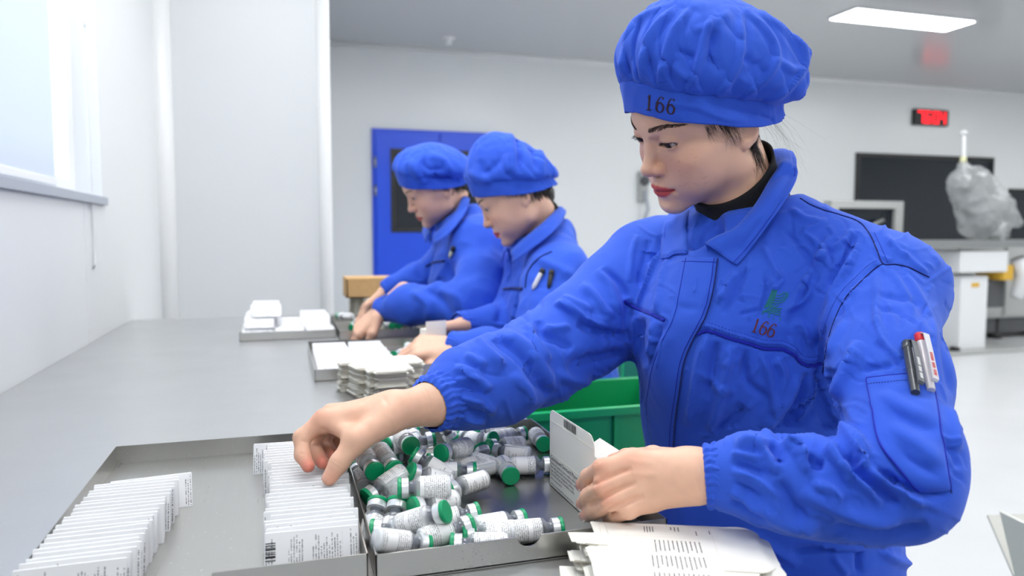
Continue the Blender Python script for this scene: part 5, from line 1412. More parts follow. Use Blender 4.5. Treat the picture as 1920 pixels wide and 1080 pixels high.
    for i in range(260):                                                       # behind the ear
        y0 = rng.uniform(-4.2, -2.2); z0 = rng.uniform(-2.2, -0.6)
        L = rng.uniform(3.5, 8.5)
        strand((-7.0, y0, z0), [(-6.6, y0 - .1, z0 - .35 * L), (-5.9, y0 + .3 + rng.normal(0, .25), z0 - .7 * L), (-5.4, y0 + .9 + rng.normal(0, .4), z0 - L)], .00019, .12)
    for i in range(420):                                                       # nape
        a = rng.uniform(100, 260); aa = math.radians(a)
        x, y = -7.3 * math.sin(aa), -.8 + 9.2 * math.cos(aa); z0 = cap_band_z(a) + rng.uniform(0, 1.4)
        L = rng.uniform(1.2, 3.2)
        strand((x, y, z0), [(x * .97, y * .98, z0 - .5 * L), (x * .9, y * .93, z0 - L)], .0002, .12)
    for i in range(26):                                                        # loose wisps in the air
        p0 = on_head((-6.2 + rng.normal(0, .4), -6.4 + rng.normal(0, .6), -3.2), 0)[0]
        d1 = _rt * rng.uniform(.02, .05) + np.array([0, 0, -rng.uniform(.01, .05)]) + rng.normal(0, .006, 3)
        p1 = p0 + d1; p2 = p1 + _rt * rng.uniform(.0, .04) + np.array([0, 0, -rng.uniform(.02, .06)]) + rng.normal(0, .008, 3)
        paths.append(spline([p0, (p0 + p1) / 2 + [0, 0, .006], p1, p2], 16)); rads.append(.00009)
    V, Q = strand_mesh(paths, rads); o = link('hair', fast_mesh('hair', V, Q), MATS['hair'], None); made.append(o)
    # ---- cap
    cap = make_cap(None, R, T, seed=3, n_th=480, n_t=130, folds=CAP_FOLDS); made.append(cap)
    cm = cap.data; cv = np.empty(len(cm.vertices) * 3, np.float32); cm.vertices.foreach_get('co', cv); cq = np.array([p.vertices[:] for p in cm.polygons])
    cs = Surf(cv.reshape(-1, 3).astype(float), cq)
    mb = MB(); write_on(cs, mb, '166', 1209, 205, (.99, .17), (.06, -1.0), 30, 20, .0022)
    o = mb.obj('cap_number', MATS['ink'], cap); o['label'] = 'dark printed number 166'
    # ---- turtleneck
    nA, nB = np.array([0, -1.6, -4.5]), toL(neck_lo)
    axis = [R @ ((nA + (nB - nA) * t) * .01) + T for t in (1.35, 1.0, .65, .36)]; ring = []; ax = spline(axis, 18)
    topn = R @ np.array([0, 0.34, 0.94]); n_a = 72
    for i, c in enumerate(ax):
        v = i / 17; t = np.gradient(ax, axis=0)[i]; t = t / np.linalg.norm(t); nrm = t * (1 - v) + topn * v; nrm /= np.linalg.norm(nrm)
        u = np.cross(nrm, R @ np.array([1., 0, 0])); u /= np.linalg.norm(u); w = np.cross(nrm, u)
        r = 0.0585 + 0.003 * (1 - v) + 0.0016 * math.sin(v * 14)
        for k in range(n_a):
            a = 2 * math.pi * k / n_a; rr = r * (1 + .012 * math.sin(3 * a + 5 * v))
            ring.append(c + (u * math.cos(a) + w * math.sin(a)) * rr)
    Vt = np.array(ring).reshape(18, n_a, 3).transpose(1, 0, 2).reshape(-1, 3)
    o = link('turtleneck', fast_mesh('turtleneck', Vt, grid_quads(n_a, 18, True)), MATS['knit_black'], None, True); made.append(o)
    sm = o.modifiers.new('thick', 'SOLIDIFY'); sm.thickness = .003; sm.offset = 1
    # ---- jacket
    J = SDF((.12, .40, .55), (.90, 1.30, 1.14), 0.0025)
    f, lo, hi = torso_fn([(.55, *cxy(-.065), .190, .150), (.66, *cxy(-.06), .185, .150), (.72, *cxy(-.055), .178, .145), (.80, *cxy(-.035), .178, .145), (.90, *cxy(-.015), .178, .140), (.97, *cxy(-.005), .172, .130), (1.02, *cxy(-.01), .150, .105), (1.06, *cxy(-.015), .11, .085), (1.085, *cxy(-.02), .06, .06)], lat, fwd)
    J.comb(f, lo, hi)
    nkp = P(1420, 430, 1.04)
    J.cone(nkp - [0, 0, .02], P(1655, 545, .918), .078, .0715, .05); J.cone(nkp - [0, 0, .02], P(1222, 508, 1.15), .066, .0705, .05)
    J.ell(P(1345, 620, .985), (.07, .07, .09), .10)
    aL = [(1362, 892, .6845), (1395, 890, .683), (1480, 907, .674), (1580, 922, .667), (1683, 908, .666), (1692, 850, .69), (1665, 700, .785), (1647, 560, .90)]
    aLr = [55, 70, 82, 90, 97, 97, 95, 100]
    J.chain([P(*p) for p in aL[::-1]], [r_ * p[2] / F_PX for r_, p in zip(aLr, aL)][::-1], .030)
    aR = [(846, 743, .902), (874, 729, .925), (930, 712, .97), (1010, 676, 1.04), (1090, 622, 1.09), (1165, 562, 1.13), (1222, 508, 1.15)]
    J.chain([P(*p) for p in aR[::-1]], [.0345, .048, .055, .057, .062, .068, .0705][::-1], .035)
    # open neck
    J.cone(P(1408, 400, 1.04), P(1395, 300, 1.03), .058, .075, .012, 's'); J.cone(P(1330, 440, .99), P(1300, 390, 1.0), .020, .032, .012, 's'); J.cone(P(1311, 470, .948), P(1306, 395, .955), .010, .036, .006, 's'); J.cone(P(1311, 468, .985), P(1306, 395, .99), .010, .036, .006, 's')
    V, Q = J.net(); V = relax(V, Q, 2, .5)
    N = normals(V, Q)
    px = proj(V)
    rid = (1 - 2 * np.abs(vnoise(V * [1, 1, .8], 17, 21))) + .5 * (1 - 2 * np.abs(vnoise(V, 34, 22)))
    V = V + N * (rid * .0012 + vnoise(V, 9, 24) * .0026)[:, None]
    V = sculpt(V, Q, random_creases()); V = sculpt(V, Q, [(p, w, a * 1.7, k) for p, w, a, k in JACKET_FOLDS_A]); V = sculpt(V, Q, [(p, w, a * (1.9 if k != 's' else 1), k) for p, w, a, k in JACKET_FOLDS_B])
    jk = link('jacket', fast_mesh('jacket', V, Q), MATS['cloth'], None, True); made.append(jk)
    S = Surf(V, Q)
    # placket
    pv, pq = S.patch([(1277, 480), (1265, 540), (1252, 600), (1220, 665), (1205, 740), (1196, 800), (1192, 850)], [(1352, 480), (1343, 540), (1328, 595), (1306, 635), (1288, 680), (1279, 740), (1272, 790), (1268, 850)], 90, 14, .0028)
    pv = relax(pv, pq, 6, .5); o = link('placket', fast_mesh('placket', pv, pq), MATS['cloth'], jk, True)
    g = pv.reshape(90, 14, 3); mb = MB()
    for j in (2, 11): mb.tube(g[1:, j] + toc * .0004, .0005, 4)
    mb.tube(g[3, :] + toc * .0004, .0005, 4); mb.obj('stitching', MATS['cloth_piping'], o)['kind'] = 'stuff'
    mb = MB(); mb.tube(g[1:, 13] + toc * .0012, .0008, 5); mb.obj('placket_edge', MATS['cloth_dark'], o)
    # seams and piping
    for pl, n in ((YOKE_NEAR, 60), (YOKE_FAR, 26)): MB().tube(S.line(pl, n, .0012), .0021, 6).obj('yoke_piping', MATS['cloth_piping'], jk, True)
    MB().tube(S.line(SEAM_SHOULDER + SEAM_ARMHOLE_BACK[1:], 80, .0004), .0008, 5).obj('shoulder_seam', MATS['cloth_dark'], jk)
    for pl, n in ((SEAM_ARMHOLE_FRONT, 40), (SEAM_SLEEVE, 40)): MB().tube(S.line(pl, n, .0003), .0006, 5).obj('sleeve_seam', MATS['cloth_dark'], jk)
    # stitching beside the seams
    mb = MB()
    for pl in ([(x, y - 9) for x, y in YOKE_NEAR], [(x, y - 16) for x, y in YOKE_NEAR], [(x + 9, y - 2) for x, y in SEAM_SHOULDER[5:]], [(x - 12, y - 6) for x, y in SEAM_ARMHOLE_FRONT]):
        L = S.line(pl, 120, .0004)
        for i in range(0, 118, 2): mb.tube([L[i], L[i + 1]], .00035, 3)
    mb.obj('stitching', MATS['cloth_piping'], jk)['kind'] = 'stuff'
    # pocket on the sleeve
    pv, pq = S.patch([(1620, 707), (1625, 740), (1632, 775), (1644, 831), (1680, 878), (1722, 924)], [(1749, 694), (1753, 730), (1759, 770), (1767, 820), (1775, 875), (1782, 921)], 44, 26, .0022)
    pv = relax(pv, pq, 3, .5) + toc * .001; o = link('sleeve_pocket', fast_mesh('sleeve_pocket', pv, pq), MATS['cloth'], jk, True)
    g = pv.reshape(44, 26, 3); mb = MB(); outl = [g[0, j] for j in range(26)]
    mb.tube(g[:, 0] + toc * .0008, .0008, 5); mb.tube(g[:, 25] + toc * .0006, .0007, 5); mb.tube(g[0, :] + toc * .0008, .0007, 5); mb.obj('pocket_edge', MATS['cloth_piping'], o)
    mb = MB(); L = g[4, 1:25] + toc * .0005
    for i in range(0, 22, 1): mb.tube([L[i], L[i] * .4 + L[i + 1] * .6], .0004, 3)
    mb.obj('stitching', MATS['cloth_dark'], o)['kind'] = 'stuff'
    # chest print
    mb = MB()
    inkz = [[(488, 188), (440, 310), (362, 490)], [(505, 190), (460, 310), (385, 480)], [(522, 192), (480, 310), (405, 470)], [(540, 195), (505, 300), (430, 470)], [(553, 197), (520, 310), (455, 465)],
            [(668, 232), (620, 275), (550, 280)], [(690, 236), (650, 300), (590, 325), (525, 320)], [(712, 238), (680, 310), (610, 360), (505, 362)], [(730, 242), (700, 330), (620, 395), (490, 400)],
            [(588, 432), (540, 460), (500, 475)], [(480, 480), (540, 488), (632, 490)], [(430, 490), (500, 510), (622, 525)], [(400, 512), (480, 528), (612, 560)], [(355, 535), (450, 550), (605, 597)], [(540, 420), (430, 490), (355, 535)]]
    inkp = [[(1390 + .1204 * x, 520 + .1204 * y) for x, y in l_] for l_ in inkz]
    S.strokes(mb, [np.array([spline(p, 10)])[0] for p in inkp], 1.6, .0007)
    write_on(S, mb, 'POLY', 1428, 591, (.93, .36), (.25, -.95), 8.5, 11.0, .0008)
    o = mb.obj('chest_emblem', MATS['ink_green'], jk); o['label'] = 'green striped emblem with small letters'
    mb = MB(); write_on(S, mb, '166', 1405, 621, (.95, .28), (.34, -.94), 27, 15.5, .0008)
    o = mb.obj('chest_number', MATS['ink_chest'], jk); o['label'] = 'dark red printed number 166'
    # ---- collar, cuffs
    fold = [P(*p) for p in ((1322, 456, .952), (1345, 443, .948), (1380, 426, .943), (1415, 386, .948), (1442, 342, .968), (1461, 308, 1.005), (1456, 284, 1.055), (1420, 292, 1.10), (1360, 330, 1.125), (1308, 378, 1.10), (1294, 412, 1.06), (1297, 476, 1.005))]
    outer = [P(*p) for p in ((1381, 495, .932), (1398, 476, .928), (1425, 440, .922), (1462, 388, .922), (1487, 346, .945), (1494, 316, .99), (1480, 283, 1.07), (1430, 300, 1.135), (1345, 352, 1.17), (1262, 396, 1.135), (1243, 432, 1.085), (1240, 484, 1.045))]
    made.append(make_collar(None, fold, outer, neck_c=P(1395, 400, 1.035), surf=S, bulge=.006))
    made.append(make_cuff(None, P(1319, 893, .6885), P(1368, 892, .6840), .0272, .0300, 26, 1, amp=.11))
    made.append(make_cuff(None, P(803, 760, .871), P(850, 741, .905), .0315, .0365, 26, 2, amp=.11))
    # ---- trousers, shoes (seen only beside the table)
    tr = SDF((.0, .2, .06), (1.05, 1.4, .62), 0.009)
    f, lo, hi = torso_fn([(.44, *cxy(-.07), .19, .15), (.50, *cxy(-.07), .195, .155), (.60, *cxy(-.066), .180, .140)], lat, fwd); tr.comb(f, lo, hi, .03)
    shoes = []
    for sd in (-1, 1):
        h0 = np.array([*cxy(-.05, sd * .09), .50]); k0 = np.array([*cxy(.36, sd * .13), .51]); a0 = np.array([*cxy(.30, sd * .13), .11])
        tr.chain([h0, k0, a0], [.095, .068, .055], .05); shoes.append(a0)
    Vt, Qt = tr.net(); made.append(link('trousers', fast_mesh('trousers', Vt, Qt), MATS['cloth'], None, True))
    for a0 in shoes:
        sh = SDF(a0 - [.2, .2, .12], a0 + [.2, .2, .1], .006)
        toe = a0 + fwd * .13; sh.cone((a0[0], a0[1], .05), (toe[0], toe[1], .04), .045, .038, .02); sh.cone(a0, (a0[0], a0[1], .05), .04, .045, .02)
        sh.comb(lambda X, Y, Z: -Z + 0 * X + 0 * Y, a0 - [.2, .2, .12], a0 + [.2, .2, .1], 0, 'i')
        Vs, Qs = sh.net(); made.append(link('shoe', fast_mesh('shoe', Vs, Qs), MATS['white_paint'], None, True))
    bpy.data.objects.remove(base)
    for o in made:
        if o.parent is None:
            o.parent = root; o.matrix_parent_inverse = Matrix.Translation((-.66, -.92, 0))
    # ---- pens in the sleeve pocket
    def pen(a, b, r, name, label, cm, kind):
        A, B = S.hit(*a, .006), S.hit(*b, .0062); ax = Vector(B - A); L = ax.length
        rt = empty(name, tuple(A), label=label, cat='pen', group='pens in the sleeve pocket')
        M = Matrix.Translation(Vector((0, 0, 0))) @ ax.to_track_quat('Z', 'Y').to_matrix().to_4x4()
        out = (M.inverted().to_3x3() @ Vector(toc)); out.z = 0; out.normalize(); sdv = Vector((0, 0, 1)).cross(out)
        body = MB().lathe([(r * .75, .0), (r, .0015), (r, L * .62), (r * .96, L * .62), (r * .8, L * 1.1)], 16, M).obj('barrel', MATS['pen_clear'] if kind == 'red' else MATS['pen_grey'], rt, True)
        smooth_by_angle(body)
        MB().lathe([(r * .45, .002), (r * .45, L * 1.05)], 10, M).obj('refill', cm, rt, True)
        MB().lathe([(r * 1.0, -.004), (r * 1.12, -.003), (r * 1.12, .006), (r, .007)], 16, M).obj('end_plug', cm if kind == 'red' else MATS['pen_grey'], rt, True)
        c = MB(); w = r * .62
        pts = [(-.001, r * .9), (.002, r * 1.75), (L * .4, r * 1.85), (L * .98, r * 1.75), (L * 1.0, r * 1.2)]
        V = []
        for z, h in pts:
            for s_ in (-1, 1):
                for hh in (0, .0011): V.append(M @ (out * (h + hh) + sdv * (s_ * w) + Vector((0, 0, z))))
        Fs = []
        for i in range(len(pts) - 1):
            q = 4 * i; Fs += [(q + 1, q + 3, q + 7, q + 5), (q, q + 4, q + 6, q + 2), (q, q + 1, q + 5, q + 4), (q + 2, q + 6, q + 7, q + 3)]
        Fs += [(0, 2, 3, 1), (4 * len(pts) - 4, 4 * len(pts) - 3, 4 * len(pts) - 1, 4 * len(pts) - 2)]
        clip = c.raw(V, Fs).obj('clip', MATS['pen_clip_red'] if kind == 'red' else MATS['pen_clip_grey'], rt)
        # tiny print along the clip
        pm = MB(); rr = random.Random(5)
        for i in range(16):
            z = L * (.45 + .03 * i)
            if rr.random() < .2: continue
            h = r * 1.85 + .0013
            q = [M @ (out * h + sdv * (sx * w * .5) + Vector((0, 0, z + dz_))) for sx, dz_ in ((-1, 0), (1, 0), (1, L * .018), (-1, L * .018))]
            pm.raw(q, [(0, 1, 2, 3)])
        pm.obj('clip_print', MATS['ink_red'] if kind == 'red' else MATS['paper'], clip)
    mat('pen_clear', srgb(222, 222, 226), .15, Alpha=.75); mat('pen_grey', srgb(70, 74, 80), .25); mat('pen_clip_grey', srgb(96, 100, 104), .3); mat('pen_clip_red', srgb(226, 224, 228), .2, Alpha=.9); mat('refill_dark', srgb(30, 30, 36), .4)
    pen((1698, 655), (1711, 737), .0048, 'gel_pen', 'dark grey gel pen clipped to sleeve pocket of nearest packer', MATS['refill_dark'], 'grey')
    pen((1722, 642), (1736, 731), .0046, 'gel_pen', 'clear gel pen with red end clipped to sleeve pocket of nearest packer', MATS['ink_red'], 'red')
    return root
def random_creases():
    rng = np.random.RandomState(17); out = []
    for (x0, y0, x1, y1), dirs, n in (((1200, 420, 1560, 640), ((-.6, .8), (.8, .5), (-.2, 1.)), 70), ((1200, 640, 1540, 840), ((-.35, .95), (-.7, .7)), 40), ((1560, 420, 1800, 700), ((.35, .95), (.7, .6), (-.5, .8)), 60),
                                       ((1560, 700, 1810, 900), ((.8, .5), (.9, .2), (.3, .9)), 50), ((1380, 840, 1800, 1010), ((.85, .4), (.7, .7)), 50), ((870, 560, 1190, 790), ((.55, .8), (.8, .5), (.2, .95)), 70), ((1500, 360, 1720, 500), ((.8, .55), (.3, .9)), 16)):
        for i in range(n):
            p = np.array([rng.uniform(x0, x1), rng.uniform(y0, y1)]); d = np.array(dirs[rng.randint(len(dirs))]) + rng.normal(0, .25, 2); d /= np.linalg.norm(d); L = rng.uniform(18, 60); q = np.array([-d[1], d[0]])
            out.append(([p - d * L * .5, p + q * rng.normal(0, .10) * L, p + d * L * .5], rng.uniform(3.2, 6.0), rng.uniform(.8, 2.2) * rng.choice([1, 1, -1]), rng.choice(['r', 'a', 'b'])))
    return out
CAP_FOLDS = []
for _pl in ([(1270, 10), (1227, 57), (1210, 95), (1204, 152)], [(1260, 8), (1195, 42), (1172, 100), (1169, 145)], [(1295, 15), (1260, 65), (1247, 107), (1236, 162)], [(1335, 32), (1320, 67), (1312, 105), (1290, 172)],
            [(1385, 25), (1385, 100), (1372, 140), (1344, 180)], [(1390, 20), (1432, 57), (1452, 100), (1440, 140), (1387, 186)], [(1420, 25), (1470, 62), (1505, 117), (1470, 170), (1430, 188)], [(1480, 70), (1520, 120), (1528, 160), (1490, 190)]):
    CAP_FOLDS += [(_pl, 15, 7.5, 'b'), ([(x + 12, y) for x, y in _pl], 9, -5.0, 'r')]
CAP_FOLDS += [([(1268, 92), (1285, 100), (1305, 112)], 7, -5, 'r'), ([(1340, 55), (1330, 90), (1340, 125)], 12, -5, 'r'), ([(1322, 105), (1340, 118), (1352, 138)], 8, -5, 'r'), ([(1300, 60), (1330, 50), (1370, 24)], 8, 3, 'r'), ([(1395, 100), (1410, 125), (1395, 150)], 10, -5, 'r'),
              ([(1420, 110), (1428, 130), (1440, 138)], 8, -4, 'r'), ([(1260, 120), (1275, 135), (1290, 150)], 8, 4, 'r'), ([(1455, 110), (1480, 130), (1500, 130)], 7, 4, 'r'), ([(1230, 190), (1300, 200), (1360, 222), (1400, 226)], 5, 1.8, 'r'), ([(1310, 185), (1370, 205), (1430, 215)], 5, -1.8, 'r'), ([(1420, 215), (1440, 222), (1450, 228)], 4, -2.5, 'r')]
YOKE_NEAR = [(1308, 627), (1327, 621), (1367, 634), (1405, 645), (1430, 653), (1465, 655), (1490, 666), (1503, 681), (1522, 686), (1541, 681)]
YOKE_FAR = [(1170, 564), (1190, 576), (1220, 589), (1247, 601)]
SEAM_SHOULDER = [(1500, 372), (1520, 384), (1545, 394), (1575, 403), (1610, 416), (1630, 438), (1645, 470), (1656, 495)]
SEAM_ARMHOLE_BACK = [(1656, 495), (1680, 496), (1705, 502), (1742, 520)]
SEAM_ARMHOLE_FRONT = [(1656, 495), (1642, 502), (1617, 525), (1592, 550), (1575, 576), (1562, 607), (1552, 640), (1547, 668), (1542, 700)]
SEAM_SLEEVE = [(1750, 700), (1756, 760), (1764, 810), (1770, 850), (1779, 900), (1784, 925)]
# folds: traced ridges (+) and valleys (-): points, width px, height mm, profile
JACKET_FOLDS_A = [
    # reaching sleeve
    ([(849, 690), (877, 701), (907, 723), (915, 735)], 9, 5, 'r'), ([(893, 634), (905, 655), (922, 672), (945, 690)], 10, 6, 'r'), ([(870, 668), (890, 676), (912, 690)], 8, 4, 'r'),
    ([(927, 634), (954, 651), (982, 676), (1004, 707), (1028, 742)], 9, -9, 'r'), ([(940, 625), (968, 640), (996, 664), (1020, 700), (1040, 735)], 12, 5, 'r'),
    ([(986, 607), (996, 634), (1011, 657), (1030, 680)], 9, 6, 'r'), ([(1038, 571), (1066, 582), (1102, 604), (1140, 618)], 10, 7, 'b'), ([(1010, 600), (1018, 626), (1049, 640), (1075, 655)], 8, -6, 'r'),
    ([(1082, 604), (1121, 621), (1163, 632), (1180, 634)], 9, -8, 'r'), ([(1052, 559), (1080, 570), (1110, 585)], 8, 5, 'r'), ([(1088, 534), (1110, 552), (1130, 580), (1150, 600)], 9, 5, 'r'),
    ([(1121, 504), (1140, 530), (1150, 560), (1165, 590)], 9, 5, 'r'), ([(1130, 505), (1160, 530), (1175, 560)], 7, -5, 'r'), ([(1060, 690), (1100, 680), (1140, 672), (1175, 660)], 14, -6, 'r'),
    ([(960, 700), (985, 730), (1000, 765)], 12, 4, 'r'), ([(880, 745), (905, 760), (930, 772)], 9, 4, 'r'), ([(1040, 700), (1075, 712), (1110, 715)], 10, 4, 'r'), ([(1015, 615), (1040, 618), (1070, 612)], 7, 4, 'r'),
    # gathers behind the cuffs
    ([(852, 715), (875, 712), (900, 715)], 5, 3, 'r'), ([(856, 728), (880, 730), (902, 738)], 5, -3, 'r'), ([(860, 745), (885, 750), (905, 752)], 5, 3, 'r'), ([(866, 765), (890, 772), (910, 774)], 5, -3, 'r'), ([(870, 785), (892, 792), (910, 788)], 5, 2.5, 'r'),
    ([(1370, 850), (1400, 856), (1430, 862)], 5, 3, 'r'), ([(1370, 866), (1405, 878), (1440, 890)], 5, -3, 'r'), ([(1370, 884), (1405, 892), (1440, 915), (1475, 945)], 6, 3.5, 'r'), ([(1370, 902), (1400, 915), (1435, 940)], 5, -3, 'r'), ([(1368, 920), (1395, 935), (1425, 955)], 6, 3, 'r'), ([(1368, 938), (1400, 955), (1440, 972)], 5, -3, 'r'),
    # near forearm and elbow
    ([(1378, 838), (1405, 830), (1430, 838), (1446, 860), (1455, 890)], 11, 6, 'r'), ([(1442, 830), (1452, 850), (1462, 872)], 9, -7, 'r'), ([(1465, 830), (1490, 830), (1505, 850), (1520, 885)], 12, 7, 'a'),
    ([(1512, 858), (1530, 870), (1545, 868)], 8, -7, 'r'), ([(1545, 838), (1560, 850), (1585, 880), (1620, 910), (1660, 940)], 10, 8, 'r'), ([(1565, 840), (1600, 880), (1640, 915), (1690, 950)], 9, -9, 'r'),
    ([(1590, 815), (1610, 850), (1620, 870), (1605, 880)], 7, 6, 'r'), ([(1590, 850), (1595, 870), (1588, 890)], 6, -5, 'r'), ([(1620, 880), (1660, 905), (1700, 930), (1740, 945)], 9, 6, 'r'),
    ([(1640, 880), (1690, 910), (1740, 925), (1780, 925)], 9, -6, 'r'), ([(1400, 930), (1450, 965), (1500, 985), (1540, 990)], 14, 5, 'r'), ([(1500, 920), (1560, 950), (1620, 975), (1690, 980)], 14, 5, 'r'), ([(1460, 900), (1480, 940), (1510, 975)], 12, -5, 'r'),
    ([(1560, 985), (1620, 1000), (1690, 1000), (1740, 985)], 12, -5, 'r'), ([(1520, 905), (1560, 920), (1580, 940)], 9, 5, 'r'),
    # near upper arm
    ([(1642, 505), (1643, 560), (1645, 610), (1660, 650), (1690, 675)], 6, 3.5, 'r'), ([(1668, 505), (1690, 540), (1706, 570), (1715, 600)], 6, 2.5, 'r'), ([(1690, 505), (1720, 550), (1745, 600), (1755, 650)], 6, 2.5, 'r'),
    ([(1645, 552), (1690, 560), (1725, 575)], 5, -2.2, 'r'), ([(1640, 582), (1670, 580), (1690, 590), (1685, 620)], 5, -2.2, 'r'), ([(1618, 700), (1630, 690), (1660, 686), (1680, 684)], 6, -3, 'r'), ([(1612, 640), (1598, 680), (1580, 720), (1560, 760)], 12, 7, 'r'),
    ([(1560, 760), (1575, 800), (1600, 830), (1630, 850)], 11, 7, 'r'), ([(1640, 640), (1670, 665), (1695, 690)], 5, -3, 'r'), ([(1650, 740), (1700, 770), (1745, 790)], 9, 3, 'r'), ([(1660, 765), (1710, 795), (1760, 810)], 8, -3, 'r'),
    ([(1665, 800), (1710, 830), (1755, 860)], 9, 3.5, 'r'), ([(1680, 840), (1720, 870), (1765, 890)], 8, -3.5, 'r'), ([(1765, 620), (1775, 680), (1785, 740)], 7, -2.5, 'r'), ([(1775, 760), (1790, 800), (1795, 850)], 7, 3, 'r'), ([(1770, 830), (1790, 850), (1800, 880)], 6, -3, 'r'),
    # torso side, under the arm: deep shade
    ([(1548, 690), (1545, 730), (1555, 775), (1575, 815)], 16, -16, 'r'), ([(1540, 720), (1520, 760), (1490, 795), (1450, 820)], 12, -7, 'r'),
]
JACKET_FOLDS_B = [
    # chest, near side
    ([(1500, 432), (1530, 455), (1545, 480), (1560, 505)], 6, 3, 'r'), ([(1560, 440), (1545, 470), (1530, 500), (1490, 560), (1470, 600)], 8, 4, 'r'), ([(1600, 440), (1590, 470), (1570, 510), (1545, 545)], 8, -4, 'r'),
    ([(1610, 455), (1590, 500), (1570, 540), (1545, 600), (1530, 640)], 8, 5, 'r'), ([(1505, 520), (1520, 545), (1500, 570), (1465, 585)], 5, 2.5, 'r'), ([(1437, 505), (1437, 540), (1432, 570), (1420, 600)], 4, -2.5, 'r'),
    ([(1440, 520), (1452, 540), (1470, 525)], 4, 2.5, 'r'), ([(1385, 590), (1405, 585), (1425, 580)], 4, -2, 'r'), ([(1470, 430), (1490, 450), (1520, 490), (1530, 530)], 5, -2.5, 'r'), ([(1380, 510), (1360, 540), (1345, 570)], 7, 3, 'r'),
    ([(1400, 500), (1380, 545), (1355, 590)], 6, -3, 'r'), ([(1430, 460), (1450, 500), (1470, 530)], 6, 2.5, 'r'), ([(1585, 600), (1565, 640), (1550, 670)], 6, 3, 'r'), ([(1490, 600), (1510, 620), (1520, 650)], 7, 3, 'r'), ([(1560, 560), (1540, 610), (1525, 660)], 6, -3, 'r'),
    ([(1610, 540), (1590, 565), (1580, 585)], 4, 2.5, 'r'), ([(1600, 550), (1582, 570), (1572, 595)], 4, -2.5, 'r'), ([(1625, 520), (1605, 540), (1595, 560)], 4, 2, 'r'), ([(1480, 390), (1510, 410), (1540, 415)], 6, 2.5, 'r'), ([(1550, 410), (1530, 425), (1505, 432)], 5, 2.5, 'r'),
    ([(1600, 430), (1585, 450), (1560, 470)], 5, 2.5, 'r'), ([(1640, 455), (1650, 480), (1670, 488)], 4, 2, 'r'), ([(1660, 440), (1680, 465), (1700, 485)], 5, 2, 'r'), ([(1690, 470), (1715, 495), (1740, 515)], 5, 2, 'r'),
    # below the yoke: gathers falling from it
    ([(1325, 630), (1310, 680), (1300, 740), (1290, 800)], 8, 4, 'r'), ([(1345, 640), (1335, 690), (1325, 750)], 7, -4, 'r'), ([(1370, 645), (1362, 700), (1345, 770), (1330, 810)], 9, 5, 'r'), ([(1400, 655), (1395, 690), (1405, 720), (1445, 750)], 7, -4, 'r'),
    ([(1425, 660), (1440, 700), (1450, 750), (1455, 775)], 7, 4, 'r'), ([(1455, 668), (1470, 700), (1465, 730), (1445, 775)], 8, 4, 'r'), ([(1500, 700), (1480, 740), (1455, 775), (1430, 810)], 9, 6, 'r'), ([(1515, 700), (1500, 750), (1470, 795)], 8, -5, 'r'),
    ([(1395, 760), (1370, 790), (1340, 810)], 12, -4, 'r'), ([(1530, 700), (1515, 745), (1495, 790)], 8, 5, 'r'), ([(1310, 690), (1340, 720), (1380, 735)], 8, 2.5, 'r'),
    # chest, far side
    ([(1240, 470), (1225, 500), (1205, 550), (1195, 575)], 5, 4, 'a'), ([(1262, 470), (1245, 510), (1235, 560), (1230, 590)], 5, 3, 'r'), ([(1215, 450), (1205, 500), (1200, 540)], 7, -4, 'r'), ([(1195, 440), (1185, 480), (1180, 530)], 6, 3, 'r'),
    ([(1240, 440), (1230, 470), (1210, 490)], 6, -4, 'r'), ([(1190, 590), (1185, 630), (1195, 680)], 6, 4, 'r'), ([(1205, 595), (1200, 640), (1210, 690)], 6, -4, 'r'), ([(1225, 600), (1225, 640), (1215, 670)], 6, 4, 'r'), ([(1240, 610), (1230, 660), (1222, 700)], 5, -3, 'r'),
    ([(1180, 560), (1178, 620), (1185, 680), (1200, 760)], 8, -5, 'r'), ([(1300, 500), (1308, 530), (1300, 560)], 4, 2, 'r'), ([(1325, 500), (1330, 530), (1322, 560), (1310, 590)], 4, 2, 'r'), ([(1268, 570), (1290, 580), (1315, 575)], 5, -2, 'r'), ([(1250, 620), (1240, 660), (1232, 700)], 6, 3, 'r'),
    # seams pressed into the cloth
    (YOKE_NEAR, 8, -3.0, 's'), ([(x - 2, y - 10) for x, y in YOKE_NEAR], 8, 2.2, 's'), (YOKE_FAR, 7, -3.0, 's'), (SEAM_SHOULDER, 6, -1.2, 's'), (SEAM_ARMHOLE_BACK, 6, -1.2, 's'), (SEAM_ARMHOLE_FRONT, 8, -2.0, 's'), ([(x - 9, y - 5) for x, y in SEAM_ARMHOLE_FRONT], 9, 2.0, 's'), (SEAM_SLEEVE, 5, -1.2, 's'),
    # jacket below the forearm
    ([(1615, 1020), (1610, 1050), (1612, 1078)], 6, -4, 'r'), ([(1480, 1035), (1540, 1030), (1610, 1030)], 8, -4, 'r'), ([(1650, 1030), (1680, 1050), (1720, 1060)], 8, 4, 'r'), ([(1400, 1000), (1450, 1030), (1500, 1060)], 9, 4, 'r'), ([(1560, 1040), (1575, 1060), (1590, 1079)], 7, 3, 'r'),
]
